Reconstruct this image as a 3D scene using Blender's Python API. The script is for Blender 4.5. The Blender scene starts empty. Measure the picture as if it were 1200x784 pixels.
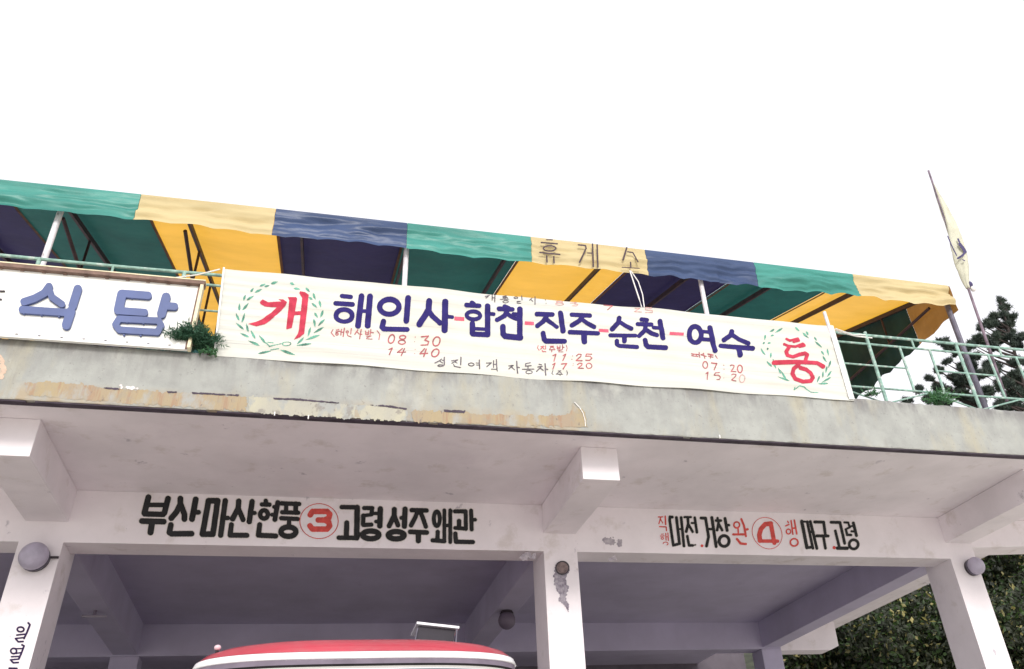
import bpy, bmesh, math, random
import numpy as np
from mathutils import Matrix, Vector, noise as mn
random.seed(7); RNG = np.random.RandomState(11)
SC = bpy.context.scene; COL = SC.collection
GZ = 1.6                       # eye height above the yard; plan heights below are measured from the eye

# ------------------------------------------------------------------ camera
F_, YAW, PITCH, ROLL, CX, CY = 991.1473, .3058, .6070, -.0785, 57.93, -61.13
Fv = np.array([math.sin(YAW)*math.cos(PITCH), math.cos(YAW)*math.cos(PITCH), math.sin(PITCH)])
Rv = np.array([math.cos(YAW), -math.sin(YAW), 0.]); Uv = np.cross(Rv, Fv)
_c, _s = math.cos(ROLL), math.sin(ROLL)
Rv, Uv = _c*Rv+_s*Uv, -_s*Rv+_c*Uv
cam = bpy.data.cameras.new('camera'); co = bpy.data.objects.new('camera', cam); COL.objects.link(co)
m = Matrix(((Rv[0], Uv[0], -Fv[0], 0), (Rv[1], Uv[1], -Fv[1], 0), (Rv[2], Uv[2], -Fv[2], GZ), (0, 0, 0, 1)))
co.matrix_world = m
cam.sensor_width = 36; cam.lens = F_/1200*36; cam.shift_x = -CX/1200; cam.shift_y = CY/1200
cam.clip_start = .05; cam.clip_end = 3000; SC.camera = co

# ------------------------------------------------------------------ light
SUN_EL, SUN_AZ = math.radians(25), math.radians(184)     # azimuth clockwise from +Y: over the photographer's shoulder
w = bpy.data.worlds.new("World"); SC.world = w; w.use_nodes = True
nt = w.node_tree; nt.nodes.clear()
out = nt.nodes.new('ShaderNodeOutputWorld'); bg = nt.nodes.new('ShaderNodeBackground')
sky = nt.nodes.new('ShaderNodeTexSky'); sky.sky_type = 'NISHITA'; sky.sun_disc = False
sky.sun_elevation = SUN_EL; sky.sun_rotation = SUN_AZ; sky.air_density = 1.0; sky.dust_density = 4.0; sky.ozone_density = 1.0
hs = nt.nodes.new('ShaderNodeHueSaturation'); hs.inputs['Saturation'].default_value = .12; hs.inputs['Value'].default_value = 1.0
mxs = nt.nodes.new('ShaderNodeMix'); mxs.data_type = 'RGBA'; mxs.inputs[0].default_value = .72
mxs.inputs[7].default_value = (13.0, 12.9, 13.5, 1)      # even cloud sheet
nt.links.new(sky.outputs[0], hs.inputs['Color']); nt.links.new(hs.outputs[0], mxs.inputs[6])
nt.links.new(mxs.outputs[2], bg.inputs[0]); bg.inputs[1].default_value = .1
nt.links.new(bg.outputs[0], out.inputs[0])
sl = bpy.data.lights.new('sun', 'SUN'); sl.energy = 2.0; sl.angle = math.radians(15); sl.color = (1, .95, .88)
so = bpy.data.objects.new('sun', sl); COL.objects.link(so)
sd = Vector((math.sin(SUN_AZ)*math.cos(SUN_EL), math.cos(SUN_AZ)*math.cos(SUN_EL), math.sin(SUN_EL)))
so.rotation_euler = sd.to_track_quat('Z', 'Y').to_euler(); so.location = (0, -5, 30)
SC.view_settings.view_transform = 'Standard'; SC.view_settings.look = 'None'
SC.view_settings.exposure = .16; SC.view_settings.gamma = 1
SC.cycles.max_bounces = 8; SC.cycles.diffuse_bounces = 6; SC.cycles.transmission_bounces = 8; SC.cycles.transparent_max_bounces = 8

# ------------------------------------------------------------------ survey helper: where a line of sight meets a plane of the building
def at(u, v, ax, val):
    r = Fv + Rv*(u-600-CX)/F_ - Uv*(v-392-CY)/F_
    return r*val/r[ax]

# ------------------------------------------------------------------ mesh helpers
def new_obj(name, verts, faces, mat, parent=None, smooth=False, mats=None, midx=None, up=GZ):
    me = bpy.data.meshes.new(name)
    v = np.array(verts, dtype=float).reshape(-1, 3).copy(); v[:, 2] += up
    if parent is not None:
        off = np.array(root_loc(parent)); v -= off
    me.from_pydata(v.tolist(), [], faces)
    for mm in (mats or [mat]): me.materials.append(mm)
    if midx is not None: me.polygons.foreach_set('material_index', midx)
    if smooth: me.polygons.foreach_set('use_smooth', [True]*len(me.polygons))
    me.update()
    o = bpy.data.objects.new(name, me); COL.objects.link(o)
    if parent is not None: o.parent = parent
    return o
def root_loc(o):
    l = Vector((0, 0, 0))
    while o is not None: l += o.location; o = o.parent
    return l
def root(name, loc, label, cat, group=None):
    o = bpy.data.objects.new(name, None); COL.objects.link(o); o.location = (loc[0], loc[1], loc[2]+GZ)
    o['label'] = label; o['category'] = cat
    if group: o['group'] = group
    o.empty_display_size = .2
    return o
def tag(o, label, cat, group=None):
    o['label'] = label; o['category'] = cat
    if group: o['group'] = group
    return o

class MB:
    def __init__(s): s.v = []; s.f = []
    def add(s, v, f):
        n = len(s.v); s.v += [tuple(p) for p in v]; s.f += [tuple(i+n for i in q) for q in f]; return s
    def box(s, x0, x1, y0, y1, z0, z1, bev=0.0):
        if bev <= 0:
            v = [(x, y, z) for z in (z0, z1) for y in (y0, y1) for x in (x0, x1)]
            return s.add(v, [(0, 2, 3, 1), (4, 5, 7, 6), (0, 1, 5, 4), (2, 6, 7, 3), (0, 4, 6, 2), (1, 3, 7, 5)])
        return s.hexa([(x0, y0, z0), (x1, y0, z0), (x1, y1, z0), (x0, y1, z0), (x0, y0, z1), (x1, y0, z1), (x1, y1, z1), (x0, y1, z1)], bev)
    def hexa(s, p, bev=0.0):
        bm = bmesh.new(); vs = [bm.verts.new(q) for q in p]
        for q in ((0, 3, 2, 1), (4, 5, 6, 7), (0, 1, 5, 4), (1, 2, 6, 5), (2, 3, 7, 6), (3, 0, 4, 7)): bm.faces.new([vs[i] for i in q])
        if bev > 0: bmesh.ops.bevel(bm, geom=bm.edges[:], offset=bev, segments=2, affect='EDGES', profile=.6)
        bm.verts.index_update()
        s.add([tuple(v.co) for v in bm.verts], [tuple(v.index for v in f.verts) for f in bm.faces]); bm.free(); return s
    def tube(s, pts, r, n=8, cap=True):
        pts = [Vector(p) for p in pts]; rs = r if isinstance(r, (list, tuple)) else [r]*len(pts)
        rings = []
        for i, p in enumerate(pts):
            d = (pts[min(i+1, len(pts)-1)]-pts[max(i-1, 0)]).normalized()
            a = Vector((0, 0, 1)) if abs(d.z) < .9 else Vector((0, 1, 0))
            u = d.cross(a).normalized(); w_ = d.cross(u)
            rings.append([tuple(p+(u*math.cos(2*math.pi*k/n)+w_*math.sin(2*math.pi*k/n))*rs[i]) for k in range(n)])
        v = [q for r_ in rings for q in r_]; f = []
        for i in range(len(pts)-1):
            for k in range(n): f.append((i*n+k, i*n+(k+1) % n, (i+1)*n+(k+1) % n, (i+1)*n+k))
        if cap: f.append(tuple(range(n))[::-1]); f.append(tuple((len(pts)-1)*n+k for k in range(n)))
        return s.add(v, f)
    def sphere(s, c, r, nu=20, nv=12, sy=1.0, sz=1.0):
        v = []; f = []
        for j in range(nv+1):
            t = math.pi*j/nv
            for i in range(nu):
                a = 2*math.pi*i/nu
                v.append((c[0]+r*math.sin(t)*math.cos(a), c[1]+r*sy*math.sin(t)*math.sin(a), c[2]+r*sz*math.cos(t)))
        for j in range(nv):
            for i in range(nu): f.append((j*nu+i, (j+1)*nu+i, (j+1)*nu+(i+1) % nu, j*nu+(i+1) % nu))
        return s.add(v, f)
    def build(s, name, mat, parent=None, smooth=False): return new_obj(name, s.v, s.f, mat, parent, smooth)

# ------------------------------------------------------------------ materials
MATS = {}
def node(nt, t, **k):
    n = nt.nodes.new(t)
    for a, b in k.items(): setattr(n, a, b)
    return n
def mat(name, col, rough=.8, var=.12, scale=3., bump=.1, bscale=40., metal=0., stretch=(1, 1, 1), col2=None, coat=0., trans=None, tfac=.45, emis=None, bdist=.01, spec=.4):
    if name in MATS: return MATS[name]
    mt = bpy.data.materials.new(name); mt.use_nodes = True; MATS[name] = mt
    n = mt.node_tree; p = n.nodes['Principled BSDF']; L = n.links.new
    p.inputs['Roughness'].default_value = rough; p.inputs['Metallic'].default_value = metal
    p.inputs['Specular IOR Level'].default_value = spec
    if coat: p.inputs['Coat Weight'].default_value = coat
    geo = node(n, 'ShaderNodeNewGeometry'); mp = node(n, 'ShaderNodeMapping'); mp.inputs['Scale'].default_value = stretch
    L(geo.outputs['Position'], mp.inputs['Vector'])
    nz = node(n, 'ShaderNodeTexNoise'); nz.inputs['Scale'].default_value = scale; nz.inputs['Detail'].default_value = 8; nz.inputs['Roughness'].default_value = .6
    L(mp.outputs[0], nz.inputs['Vector'])
    cr = node(n, 'ShaderNodeValToRGB')
    c = np.array(col[:3]); c2 = np.array(col2[:3]) if col2 is not None else c*(1-2*var)
    c1 = c if col2 is not None else np.minimum(c*(1+var), .95)
    cr.color_ramp.elements[0].position = .32; cr.color_ramp.elements[1].position = .62
    cr.color_ramp.elements[0].color = (*c2, 1); cr.color_ramp.elements[1].color = (*c1, 1)
    L(nz.outputs['Fac'], cr.inputs[0]); L(cr.outputs[0], p.inputs['Base Color'])
    if bump:
        nb = node(n, 'ShaderNodeTexNoise'); nb.inputs['Scale'].default_value = bscale; nb.inputs['Detail'].default_value = 5
        L(mp.outputs[0], nb.inputs['Vector'])
        b = node(n, 'ShaderNodeBump'); b.inputs['Strength'].default_value = bump; b.inputs['Distance'].default_value = bdist
        L(nb.outputs['Fac'], b.inputs['Height']); L(b.outputs[0], p.inputs['Normal'])
    if trans is not None:
        tr = node(n, 'ShaderNodeBsdfTranslucent'); mx = node(n, 'ShaderNodeMixShader'); mx.inputs[0].default_value = tfac
        mm = node(n, 'ShaderNodeMix'); mm.data_type = 'RGBA'; mm.blend_type = 'MULTIPLY'; mm.inputs[0].default_value = .35
        mm.inputs[6].default_value = (*trans, 1); L(nz.outputs['Fac'], mm.inputs[7]); L(mm.outputs[2], tr.inputs[0])
        L(p.outputs[0], mx.inputs[1]); L(tr.outputs[0], mx.inputs[2]); L(mx.outputs[0], n.nodes['Material Output'].inputs[0])
    if emis: p.inputs['Emission Color'].default_value = (*emis, 1); p.inputs['Emission Strength'].default_value = 1
    return mt

def overlay(mt, col, thr, scale, stretch, soft=.08, strength=.8, zfade=None, xfade=None):
    """stains and painted crease shade: a second noise mixed over the base colour; zfade=(z0,z1) weights it by world height"""
    n = mt.node_tree; L = n.links.new; p = n.nodes['Principled BSDF']
    src = p.inputs['Base Color'].links[0].from_socket
    geo = node(n, 'ShaderNodeNewGeometry'); mp = node(n, 'ShaderNodeMapping'); mp.inputs['Scale'].default_value = stretch
    mp.inputs['Location'].default_value = (random.uniform(0, 9),)*3
    L(geo.outputs['Position'], mp.inputs['Vector'])
    nz = node(n, 'ShaderNodeTexNoise'); nz.inputs['Scale'].default_value = scale; nz.inputs['Detail'].default_value = 7; nz.inputs['Roughness'].default_value = .65
    L(mp.outputs[0], nz.inputs['Vector'])
    mr = node(n, 'ShaderNodeMapRange'); mr.inputs[1].default_value = thr; mr.inputs[2].default_value = thr+soft; mr.inputs[4].default_value = strength
    L(nz.outputs['Fac'], mr.inputs[0]); fac = mr.outputs[0]
    if zfade:
        sx = node(n, 'ShaderNodeSeparateXYZ'); L(geo.outputs['Position'], sx.inputs[0])
        m2 = node(n, 'ShaderNodeMapRange'); m2.inputs[1].default_value = zfade[0]; m2.inputs[2].default_value = zfade[1]
        L(sx.outputs['Z'], m2.inputs[0]); mu = node(n, 'ShaderNodeMath', operation='MULTIPLY'); L(fac, mu.inputs[0]); L(m2.outputs[0], mu.inputs[1]); fac = mu.outputs[0]
    if xfade:
        sx = node(n, 'ShaderNodeSeparateXYZ'); L(geo.outputs['Position'], sx.inputs[0])
        m2 = node(n, 'ShaderNodeMapRange'); m2.inputs[1].default_value = xfade[0]; m2.inputs[2].default_value = xfade[1]
        L(sx.outputs['X'], m2.inputs[0]); mu = node(n, 'ShaderNodeMath', operation='MULTIPLY'); L(fac, mu.inputs[0]); L(m2.outputs[0], mu.inputs[1]); fac = mu.outputs[0]
    mx = node(n, 'ShaderNodeMix'); mx.data_type = 'RGBA'; L(fac, mx.inputs[0]); L(src, mx.inputs[6]); mx.inputs[7].default_value = (*col, 1)
    L(mx.outputs[2], p.inputs['Base Color'])
    return mt

plaster = mat('white_plaster', (.81, .76, .80), .9, .04, 1.3, .25, 90., bdist=.004)
overlay(plaster, (.56, .49, .56), .58, 1.1, (1, 1, 1), .2, .35)
overlay(plaster, (.22, .19, .24), .70, 9., (1, 1, 1), .04, .5)
overlay(plaster, (.50, .44, .40), .57, 2.6, (1, 1, 1), .12, .4)
overlay(plaster, (.30, .27, .33), .66, 3.4, (1, 1, .7), .06, .6)
plaster_shade = mat('shaded_undercroft_plaster', (.49, .455, .60), .9, .05, 1.1, .25, 60., bdist=.004)  # darker lilac copy of the plaster, undercroft shade put into the colour
overlay(plaster_shade, (.30, .26, .38), .60, 1.6, (1, 1, .6), .2, .4)
concrete = mat('weathered_concrete', (.37, .38, .36), .95, .10, 2.2, .5, 55., col2=(.28, .285, .275), bdist=.006)
overlay(concrete, (.13, .12, .13), .44, 3.2, (1.6, 1, .6), .16, .85, (5.98, 6.25))
overlay(concrete, (.42, .38, .27), .53, 1.4, (1, 1, .3), .12, .5)
overlay(concrete, (.25, .235, .21), .61, 2.2, (1.4, 1, .2), .10, .45)
overlay(concrete, (.26, .26, .25), .52, 6., (1, 1, 1), .15, .35)
overlay(concrete, (.48, .48, .44), .60, 2.0, (1, 1, .8), .12, .5)
overlay(concrete, (.20, .19, .19), .62, 26., (1, 1, 1), .05, .5)
overlay(concrete, (.37, .29, .19), .42, 3.0, (1.2, 1, .5), .16, .75, (5.80, 5.66), (3.2, 2.2))
overlay(concrete, (.23, .225, .225), .50, 1.5, (1.6, 1, .5), .2, .5, (5.6, 6.2))
overlay(concrete, (.23, .22, .22), .52, 5.0, (1.4, 1, .10), .14, .5, (5.7, 6.2), (6.4, 4.8))
rust_band = mat('rusty_render', (.37, .30, .19), .95, .1, 3., .6, 60., stretch=(2.2, 1, .25), col2=(.34, .27, .20), bdist=.006)
overlay(rust_band, (.33, .22, .15), .54, 5., (3, 1, .2), .06, .8)
overlay(rust_band, (.345, .35, .34), .49, 3.2, (1.2, 1, .6), .12, .95)
overlay(rust_band, (.30, .27, .22), .52, 9., (1, 1, .7), .12, .6)
overlay(rust_band, (.18, .15, .14), .60, 14., (1, 1, .5), .06, .8)
pale_band = mat('pale_render', (.44, .42, .33), .95, .1, 3., .6, 60., stretch=(1.2, 1, .6), col2=(.37, .36, .32), bdist=.006)
overlay(pale_band, (.33, .34, .33), .47, 2.6, (1.4, 1, .7), .06, .95)
overlay(pale_band, (.25, .23, .21), .57, 11., (1, 1, .6), .06, .8)
shade_grime = mat('drip_shade_grime', (.07, .055, .075), .95, .2, 5., .3)  # shadow-gap darkness painted under the lip, also grime in the crack lines
peach = mat('peeled_peach_paint', (.56, .42, .33), .9, .1, 6., .4)
dark_paint = mat('black_sign_paint', (.022, .022, .024), .9, .15, 8., .15)
halo = mat('pale_outline_paint', (.72, .67, .66), .85, .08, 12., .1)
red_paint = mat('red_sign_paint', (.62, .085, .075), .85, .12, 14., .1)
patch_paint = mat('repainted_patch', (.60, .56, .635), .9, .05, 2., .15)
cloth = mat('white_banner_cloth', (.67, .67, .625), .9, .02, 2., .45, 5., stretch=(.22, 1, 8.), bdist=.012, trans=(.8, .78, .72), tfac=.12)
overlay(cloth, (.42, .41, .41), .60, 3.0, (.05, .8, 7.), .03, .28)  # thin grey crease lines, fold shade put into the cloth colour
overlay(cloth, (.66, .62, .52), .50, 1.0, (1, 1, 1), .2, .4)
overlay(cloth, (.36, .36, .37), .63, 5.0, (.05, 1, 11.), .02, .4)  # finer crease lines, shade painted the same way
hem = mat('banner_hem', (.76, .75, .74), .85, .03, 4., .2)
blue_ink = mat('indigo_banner_paint', (.022, .015, .125), .95, .1, 12., .1)
red_ink = mat('crimson_banner_paint', (.47, .040, .075), .95, .12, 12., .1)
dashred = mat('pink_red_paint', (.66, .11, .17), .95, .12, 12., .1)
thin_red = mat('faded_red_pen', (.40, .10, .11), .7, .25, 25., .1)
thin_blk = mat('faded_black_pen', (.12, .10, .12), .7, .3, 25., .1)
faint_red = mat('washed_out_red_pen', (.56, .33, .31), .7, .2, 25., .1)
leaf_ink = mat('pale_green_wreath_paint', (.10, .30, .22), .7, .3, 14., .1)
vio_ink = mat('violet_column_paint', (.022, .010, .055), .9, .2, 20., .1)
brown_ink = mat('brown_awning_paint', (.065, .04, .05), .7, .2, 12., .1)
sign_white = mat('sign_board_enamel', (.80, .80, .77), .45, .02, 2., .05)
sign_letter = mat('sky_blue_raised_letter', (.070, .10, .25), .5, .08, 3., .1)
sign_frame = mat('brown_sign_frame', (.20, .125, .10), .7, .2, 8., .2)
sign_trim = mat('cream_sign_trim', (.74, .66, .46), .6, .1, 10., .1)
rail_paint = mat('pale_green_rail_paint', (.25, .40, .345), .5, .2, 14., .2, 60.)
overlay(rail_paint, (.60, .64, .60), .54, 9., (1, 1, 1), .08, .55)
overlay(rail_paint, (.16, .09, .06), .66, 20., (1, 1, 1), .04, .8)
pole_white = mat('white_painted_pole', (.74, .71, .76), .5, .1, 8., .1)
overlay(pole_white, (.30, .24, .20), .60, 14., (1, 1, .4), .05, .7)
pole_grey = mat('grey_steel_pole', (.13, .12, .16), .5, .2, 8., .1, metal=.2)
pole_dark = mat('rusty_flag_pole', (.19, .14, .18), .6, .3, 8., .1)
truss_m = mat('maroon_steel', (.045, .022, .028), .6, .2, 8., .1)
rope_m = mat('white_rope', (.78, .76, .74), .9, .1, 30., .4)
WS = dict(scale=1.3, bscale=7., bdist=.03, bump=.5)
tan_f = mat('tan_awning_fabric', (.84, .71, .44), .7, .06, 1.4, .45, 6., stretch=(.5, 1, 2.6), bdist=.035, trans=(.98, .52, .03), tfac=.55)
tan_v = mat('front_lit_cream_valance', (.60, .50, .28), .75, .07, 1.2, .32, 4., stretch=(.6, 1, 2.4), bdist=.03, trans=(.75, .55, .24), tfac=.2)  # copy of the tan fabric, its front-lit look put into the colour
overlay(tan_f, (.45, .26, .12), .56, 1.6, (1, .5, 1), .15, .35)
roof_tan = tan_f
roof_green = mat('shaded_green_roof_fabric', (.02, .15, .13), .6, .15, 1.4, .3, 6., bdist=.02, trans=(.01, .075, .068), tfac=.35)  # roof copies of the green and blue fabric, underside shade put into colour
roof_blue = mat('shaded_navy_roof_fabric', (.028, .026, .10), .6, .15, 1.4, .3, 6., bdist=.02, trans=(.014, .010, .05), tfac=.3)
green_f = mat('green_awning_fabric', (.075, .34, .29), .38, .12, 1.4, .35, 4., stretch=(.6, 1, 2.4), bdist=.035, trans=(.012, .075, .07), tfac=.3)
blue_f = mat('blue_awning_fabric', (.065, .105, .225), .38, .12, 1.4, .35, 4., stretch=(.6, 1, 2.4), bdist=.035, trans=(.02, .012, .05), tfac=.3)
seam_f = mat('brown_seam_tape', (.12, .07, .05), .8, .2, 6., .1, trans=(.25, .12, .05), tfac=.3)
flag_f = mat('cream_flag_cloth', (.71, .70, .57), .8, .08, 4., .4, 12., bdist=.02, trans=(.8, .78, .55), tfac=.25)
flag_ink = mat('dark_flag_print', (.06, .05, .13), .8, .2, 10., .1)
globe_m = mat('frosted_globe', (.50, .46, .58), .35, .1, 6., .05, trans=(.7, .66, .75), tfac=.2)
lamp_dark = mat('dark_lamp_fitting', (.05, .04, .05), .5, .2, 8., .1)
hole_m = mat('torn_out_hole', (.20, .15, .15), .95, .3, 20., .8, 30.)
scar_m = mat('cement_scar', (.40, .37, .42), .95, .3, 22., .8, 40., col2=(.16, .13, .18))
bus_red = mat('bus_red_enamel', (.50, .045, .075), .4, .05, 2., .02, coat=.6)
overlay(bus_red, (.34, .13, .14), .52, 2.5, (1, 1, 1), .2, .35)
bus_white = mat('bus_white_enamel', (.84, .83, .86), .3, .02, 2., .02, coat=.6)
bus_grey = mat('bus_grey_visor', (.15, .12, .16), .6, .1, 5., .05, coat=.3)
rubber = mat('black_rubber', (.02, .018, .022), .7, .2, 8., .1)
chrome = mat('chrome_strip', (.85, .85, .88), .12, .02, 2., 0, metal=1.)
glass = mat('dark_bus_glass', (.025, .022, .035), .2, .1, 2., 0, spec=.25)
amber = mat('orange_marker_lens', (.75, .25, .10), .3, .1, 4., 0, coat=.5)
pinkm = mat('pale_marker_lens', (.70, .50, .55), .3, .1, 4., 0, coat=.5)
floor_m = mat('bounce_cutting_floor', (.12, .11, .12), .9, .2, .8, .3, 30.)  # dark colour chosen to cut bounce light in the bays
asphalt = mat('worn_yard_concrete', (.66, .63, .55), .95, .12, .7, .4, 30.)
earth = mat('hillside_soil', (.045, .05, .03), .95, .3, .6, .5, 4.)
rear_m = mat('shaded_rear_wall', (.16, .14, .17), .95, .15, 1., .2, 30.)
bark = mat('pine_bark', (.045, .034, .032), .95, .3, 5., .6, 30.)
def leafmat(name, a, b, tr, tfac=.3, rough=.5):
    mt = mat(name, a, rough, .2, 1.5, 0, col2=b, trans=tr, tfac=tfac)
    return mt
leaf_d = leafmat('dark_leaf', (.042, .052, .028), (.018, .022, .016), (.02, .035, .01), .2)
leaf_g = leafmat('green_leaf', (.065, .11, .04), (.03, .055, .025), (.12, .25, .04))
leaf_y = leafmat('yellow_glint_leaf', (.60, .54, .26), (.12, .12, .05), (.7, .62, .2), .4, .3)  # pale leaf colour paints the glints and sky gaps in the crowns
needle = leafmat('pine_needles', (.065, .090, .065), (.028, .042, .042), (.03, .06, .03), .15)
weed_m = leafmat('weed_green', (.10, .26, .11), (.06, .15, .09), (.12, .3, .08))
weed_d = leafmat('juniper_green', (.06, .17, .09), (.03, .085, .06), (.05, .12, .05))

# ------------------------------------------------------------------ glyph engine: strokes -> distance field -> clean outlined mesh
def ell(cx, cy, rx, ry, w, a0=0, a1=360, ph=0.):
    n = 30
    return ('l', [(cx+rx*math.cos(math.radians(a0+(a1-a0)*i/n)), cy+ry*math.sin(math.radians(a0+(a1-a0)*i/n)+ph)) for i in range(n+1)], w)
def S(*pts, w=10): return ('l', list(pts), w)
def PG(*pts): return ('p', list(pts))
def bar(x0, y0, x1, y1, w):
    d = math.hypot(x1-x0, y1-y0); nx, ny = -(y1-y0)/d*w/2, (x1-x0)/d*w/2
    return ('p', [(x0+nx, y0+ny), (x1+nx, y1+ny), (x1-nx, y1-ny), (x0-nx, y0-ny)])
def leafp(x0, y0, x1, y1, w):
    d = math.hypot(x1-x0, y1-y0); nx, ny = -(y1-y0)/d, (x1-x0)/d
    l = [(x0+(x1-x0)*t+nx*w/2*math.sin(math.pi*t**.8), y0+(y1-y0)*t+ny*w/2*math.sin(math.pi*t**.8)) for t in np.linspace(0, 1, 6)]
    r = [(x0+(x1-x0)*t-nx*w/2*math.sin(math.pi*t**.8), y0+(y1-y0)*t-ny*w/2*math.sin(math.pi*t**.8)) for t in np.linspace(1, 0, 6)]
    return ('p', l+r[1:-1])
def conv(reg, strokes):
    x0, y0, s = reg; o = []
    for st in strokes:
        pts = [(x0+p[0]/s, y0+p[1]/s) for p in st[1]]
        o.append((st[0], pts, (st[2]/s if st[0] == 'l' else 0)))
    return o
def segd(X, Y, a, b):
    ax, ay = a; dx, dy = b[0]-ax, b[1]-ay; L = dx*dx+dy*dy+1e-12
    t = np.clip(((X-ax)*dx+(Y-ay)*dy)/L, 0, 1)
    return np.hypot(X-ax-t*dx, Y-ay-t*dy)
def field(strokes, X, Y):
    D = np.full(X.shape, 1e3)
    for k, pts, w in strokes:
        d = np.full(X.shape, 1e3)
        if k == 'l':
            if len(pts) == 1: d = np.hypot(X-pts[0][0], Y-pts[0][1])
            for a, b in zip(pts[:-1], pts[1:]): d = np.minimum(d, segd(X, Y, a, b))
            d = d-w/2
        else:
            ins = np.zeros(X.shape, bool)
            for a, b in zip(pts, pts[1:]+pts[:1]):
                d = np.minimum(d, segd(X, Y, a, b))
                c = ((a[1] > Y) != (b[1] > Y)) & (X < (b[0]-a[0])*(Y-a[1])/(b[1]-a[1]+1e-12)+a[0]); ins ^= c
            d = np.where(ins, -d, d)
        D = np.minimum(D, d)
    return D
def glyph(name, strokes, h, place, material, parent, grow=0., depth=0., wob=.12, clip=None, run=5, rough=0.):
    """place(u,v)->(x,y,z) maps to the surface; depth>0 extrudes outwards (towards -Y)"""
    P = np.array([p for s in strokes for p in s[1]]); W = max([s[2] for s in strokes])/2+grow+h*2
    x0, y0 = P.min(0)-W; x1, y1 = P.max(0)+W
    gx = np.arange(x0, x1+h, h); gy = np.arange(y0, y1+h, h); X, Y = np.meshgrid(gx, gy)
    D = field(strokes, X, Y)-grow
    D += wob*h*(np.sin(X*2.1+Y*.7)+np.sin(Y*2.9-X*1.3+1))
    if clip is not None: D = np.maximum(D, clip(X, Y))
    if rough:
        D += rough*np.array([[mn.noise(Vector((x_*.16, y_*.16, 2.)))+.7*mn.noise(Vector((x_*.5, y_*.5, 7.))) for x_ in gx] for y_ in gy])
    D = np.where(np.abs(D) < 1e-6, 1e-6, D)
    V = []; Fc = []; idx = {}; walls = []
    def vid(key, u, v):
        if key not in idx: idx[key] = len(V); V.append((u, v))
        return idx[key]
    In = D < 0; ny, nx = D.shape
    for j in range(ny-1):
        row = In[j, :-1].astype(int)+In[j, 1:]+In[j+1, :-1]+In[j+1, 1:]
        i = 0
        while i < nx-1:
            c = row[i]
            if c == 0: i += 1; continue
            if c == 4:
                k = i
                while k+1 < nx-1 and row[k+1] == 4 and k+1-i < run: k += 1
                Fc.append((vid((i, j), gx[i], gy[j]), vid((i, j+1), gx[i], gy[j+1]), vid((k+1, j+1), gx[k+1], gy[j+1]), vid((k+1, j), gx[k+1], gy[j])))
                i = k+1; continue
            cs = [(i, j), (i, j+1), (i+1, j+1), (i+1, j)]; poly = []; kinds = []
            for q in range(4):
                a = cs[q]; b = cs[(q+1) % 4]; da = D[a[1], a[0]]; db = D[b[1], b[0]]
                if da < 0: poly.append(vid(a, gx[a[0]], gy[a[1]])); kinds.append(0)
                if (da < 0) != (db < 0):
                    t = min(max(da/(da-db), .02), .98); key = ('e',)+tuple(sorted((a, b)))
                    poly.append(vid(key, gx[a[0]]+(gx[b[0]]-gx[a[0]])*t, gy[a[1]]+(gy[b[1]]-gy[a[1]])*t)); kinds.append(1 if da < 0 else 2)
            if len(poly) >= 3: Fc.append(tuple(poly))
            for q in range(len(poly)):
                if kinds[q] == 1 and kinds[(q+1) % len(poly)] == 2: walls.append((poly[q], poly[(q+1) % len(poly)]))
            i += 1
    if not Fc: return None
    base = [place(u, v) for u, v in V]
    if depth > 0:
        n = len(base); vs = [(p[0], p[1]-depth, p[2]) for p in base]+base
        fs = list(Fc)+[(a, a+n, b+n, b) for a, b in walls]
    else: vs = base; fs = Fc
    return new_obj(name, vs, fs, material, parent)

# ------------------------------------------------------------------ plan measures
YF, ZT, ZS = 8.195, 4.6235, 4.020           # fascia face, its top, soffit
YB, DB, ZB = 10.584, .415, 3.404            # front beam face, beam width, beam bottom
YC, ZE = 8.698, 3.624                       # bracket end
XC = [-9.30, -3.226, 2.817, 8.997]; WC = .45; DC = .60
YR, ZR = 16.84, 3.486
XEND = 11.25
ZG = -GZ

# ================================================================== ground and hill
N = 40
o = new_obj('ground', [(-600, -600, ZG), (600, -600, ZG), (600, 600, ZG), (-600, 600, ZG)], [(0, 1, 2, 3)], asphalt); o['kind'] = 'structure'
gx = np.linspace(-60, 90, 61); gy = np.linspace(24, 120, 41); v = []; f = []
for j, y in enumerate(gy):
    for i, x in enumerate(gx):
        z = ZG+.02+ .30*(y-24)*(1/(1+math.exp(-(x-6)/6)))*min(1, (y-24)/8)+ .8*math.sin(x*.21+y*.13)*min(1, (y-24)/10)
        v.append((x, y, max(z, ZG+.02) if j else ZG+.02))
for j in range(40):
    for i in range(60): a = j*61+i; f.append((a, a+1, a+62, a+61))
o = new_obj('hillside', v, f, earth, smooth=True); o['kind'] = 'structure'

o = new_obj('added_dark_floor', [(-16, 9.2, ZG+.005), (9.6, 9.2, ZG+.005), (9.6, 21, ZG+.005), (-16, 21, ZG+.005)], [(0, 1, 2, 3)], floor_m); o['kind'] = 'structure'  # unseen dark floor, added to keep bounce light off the ceilings
# ================================================================== the bus station (building)
st = root('bus_station', (3.0, 13.0, ZG), 'open two-storey bus station of white plastered columns and a weathered concrete deck edge', 'building')
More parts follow.
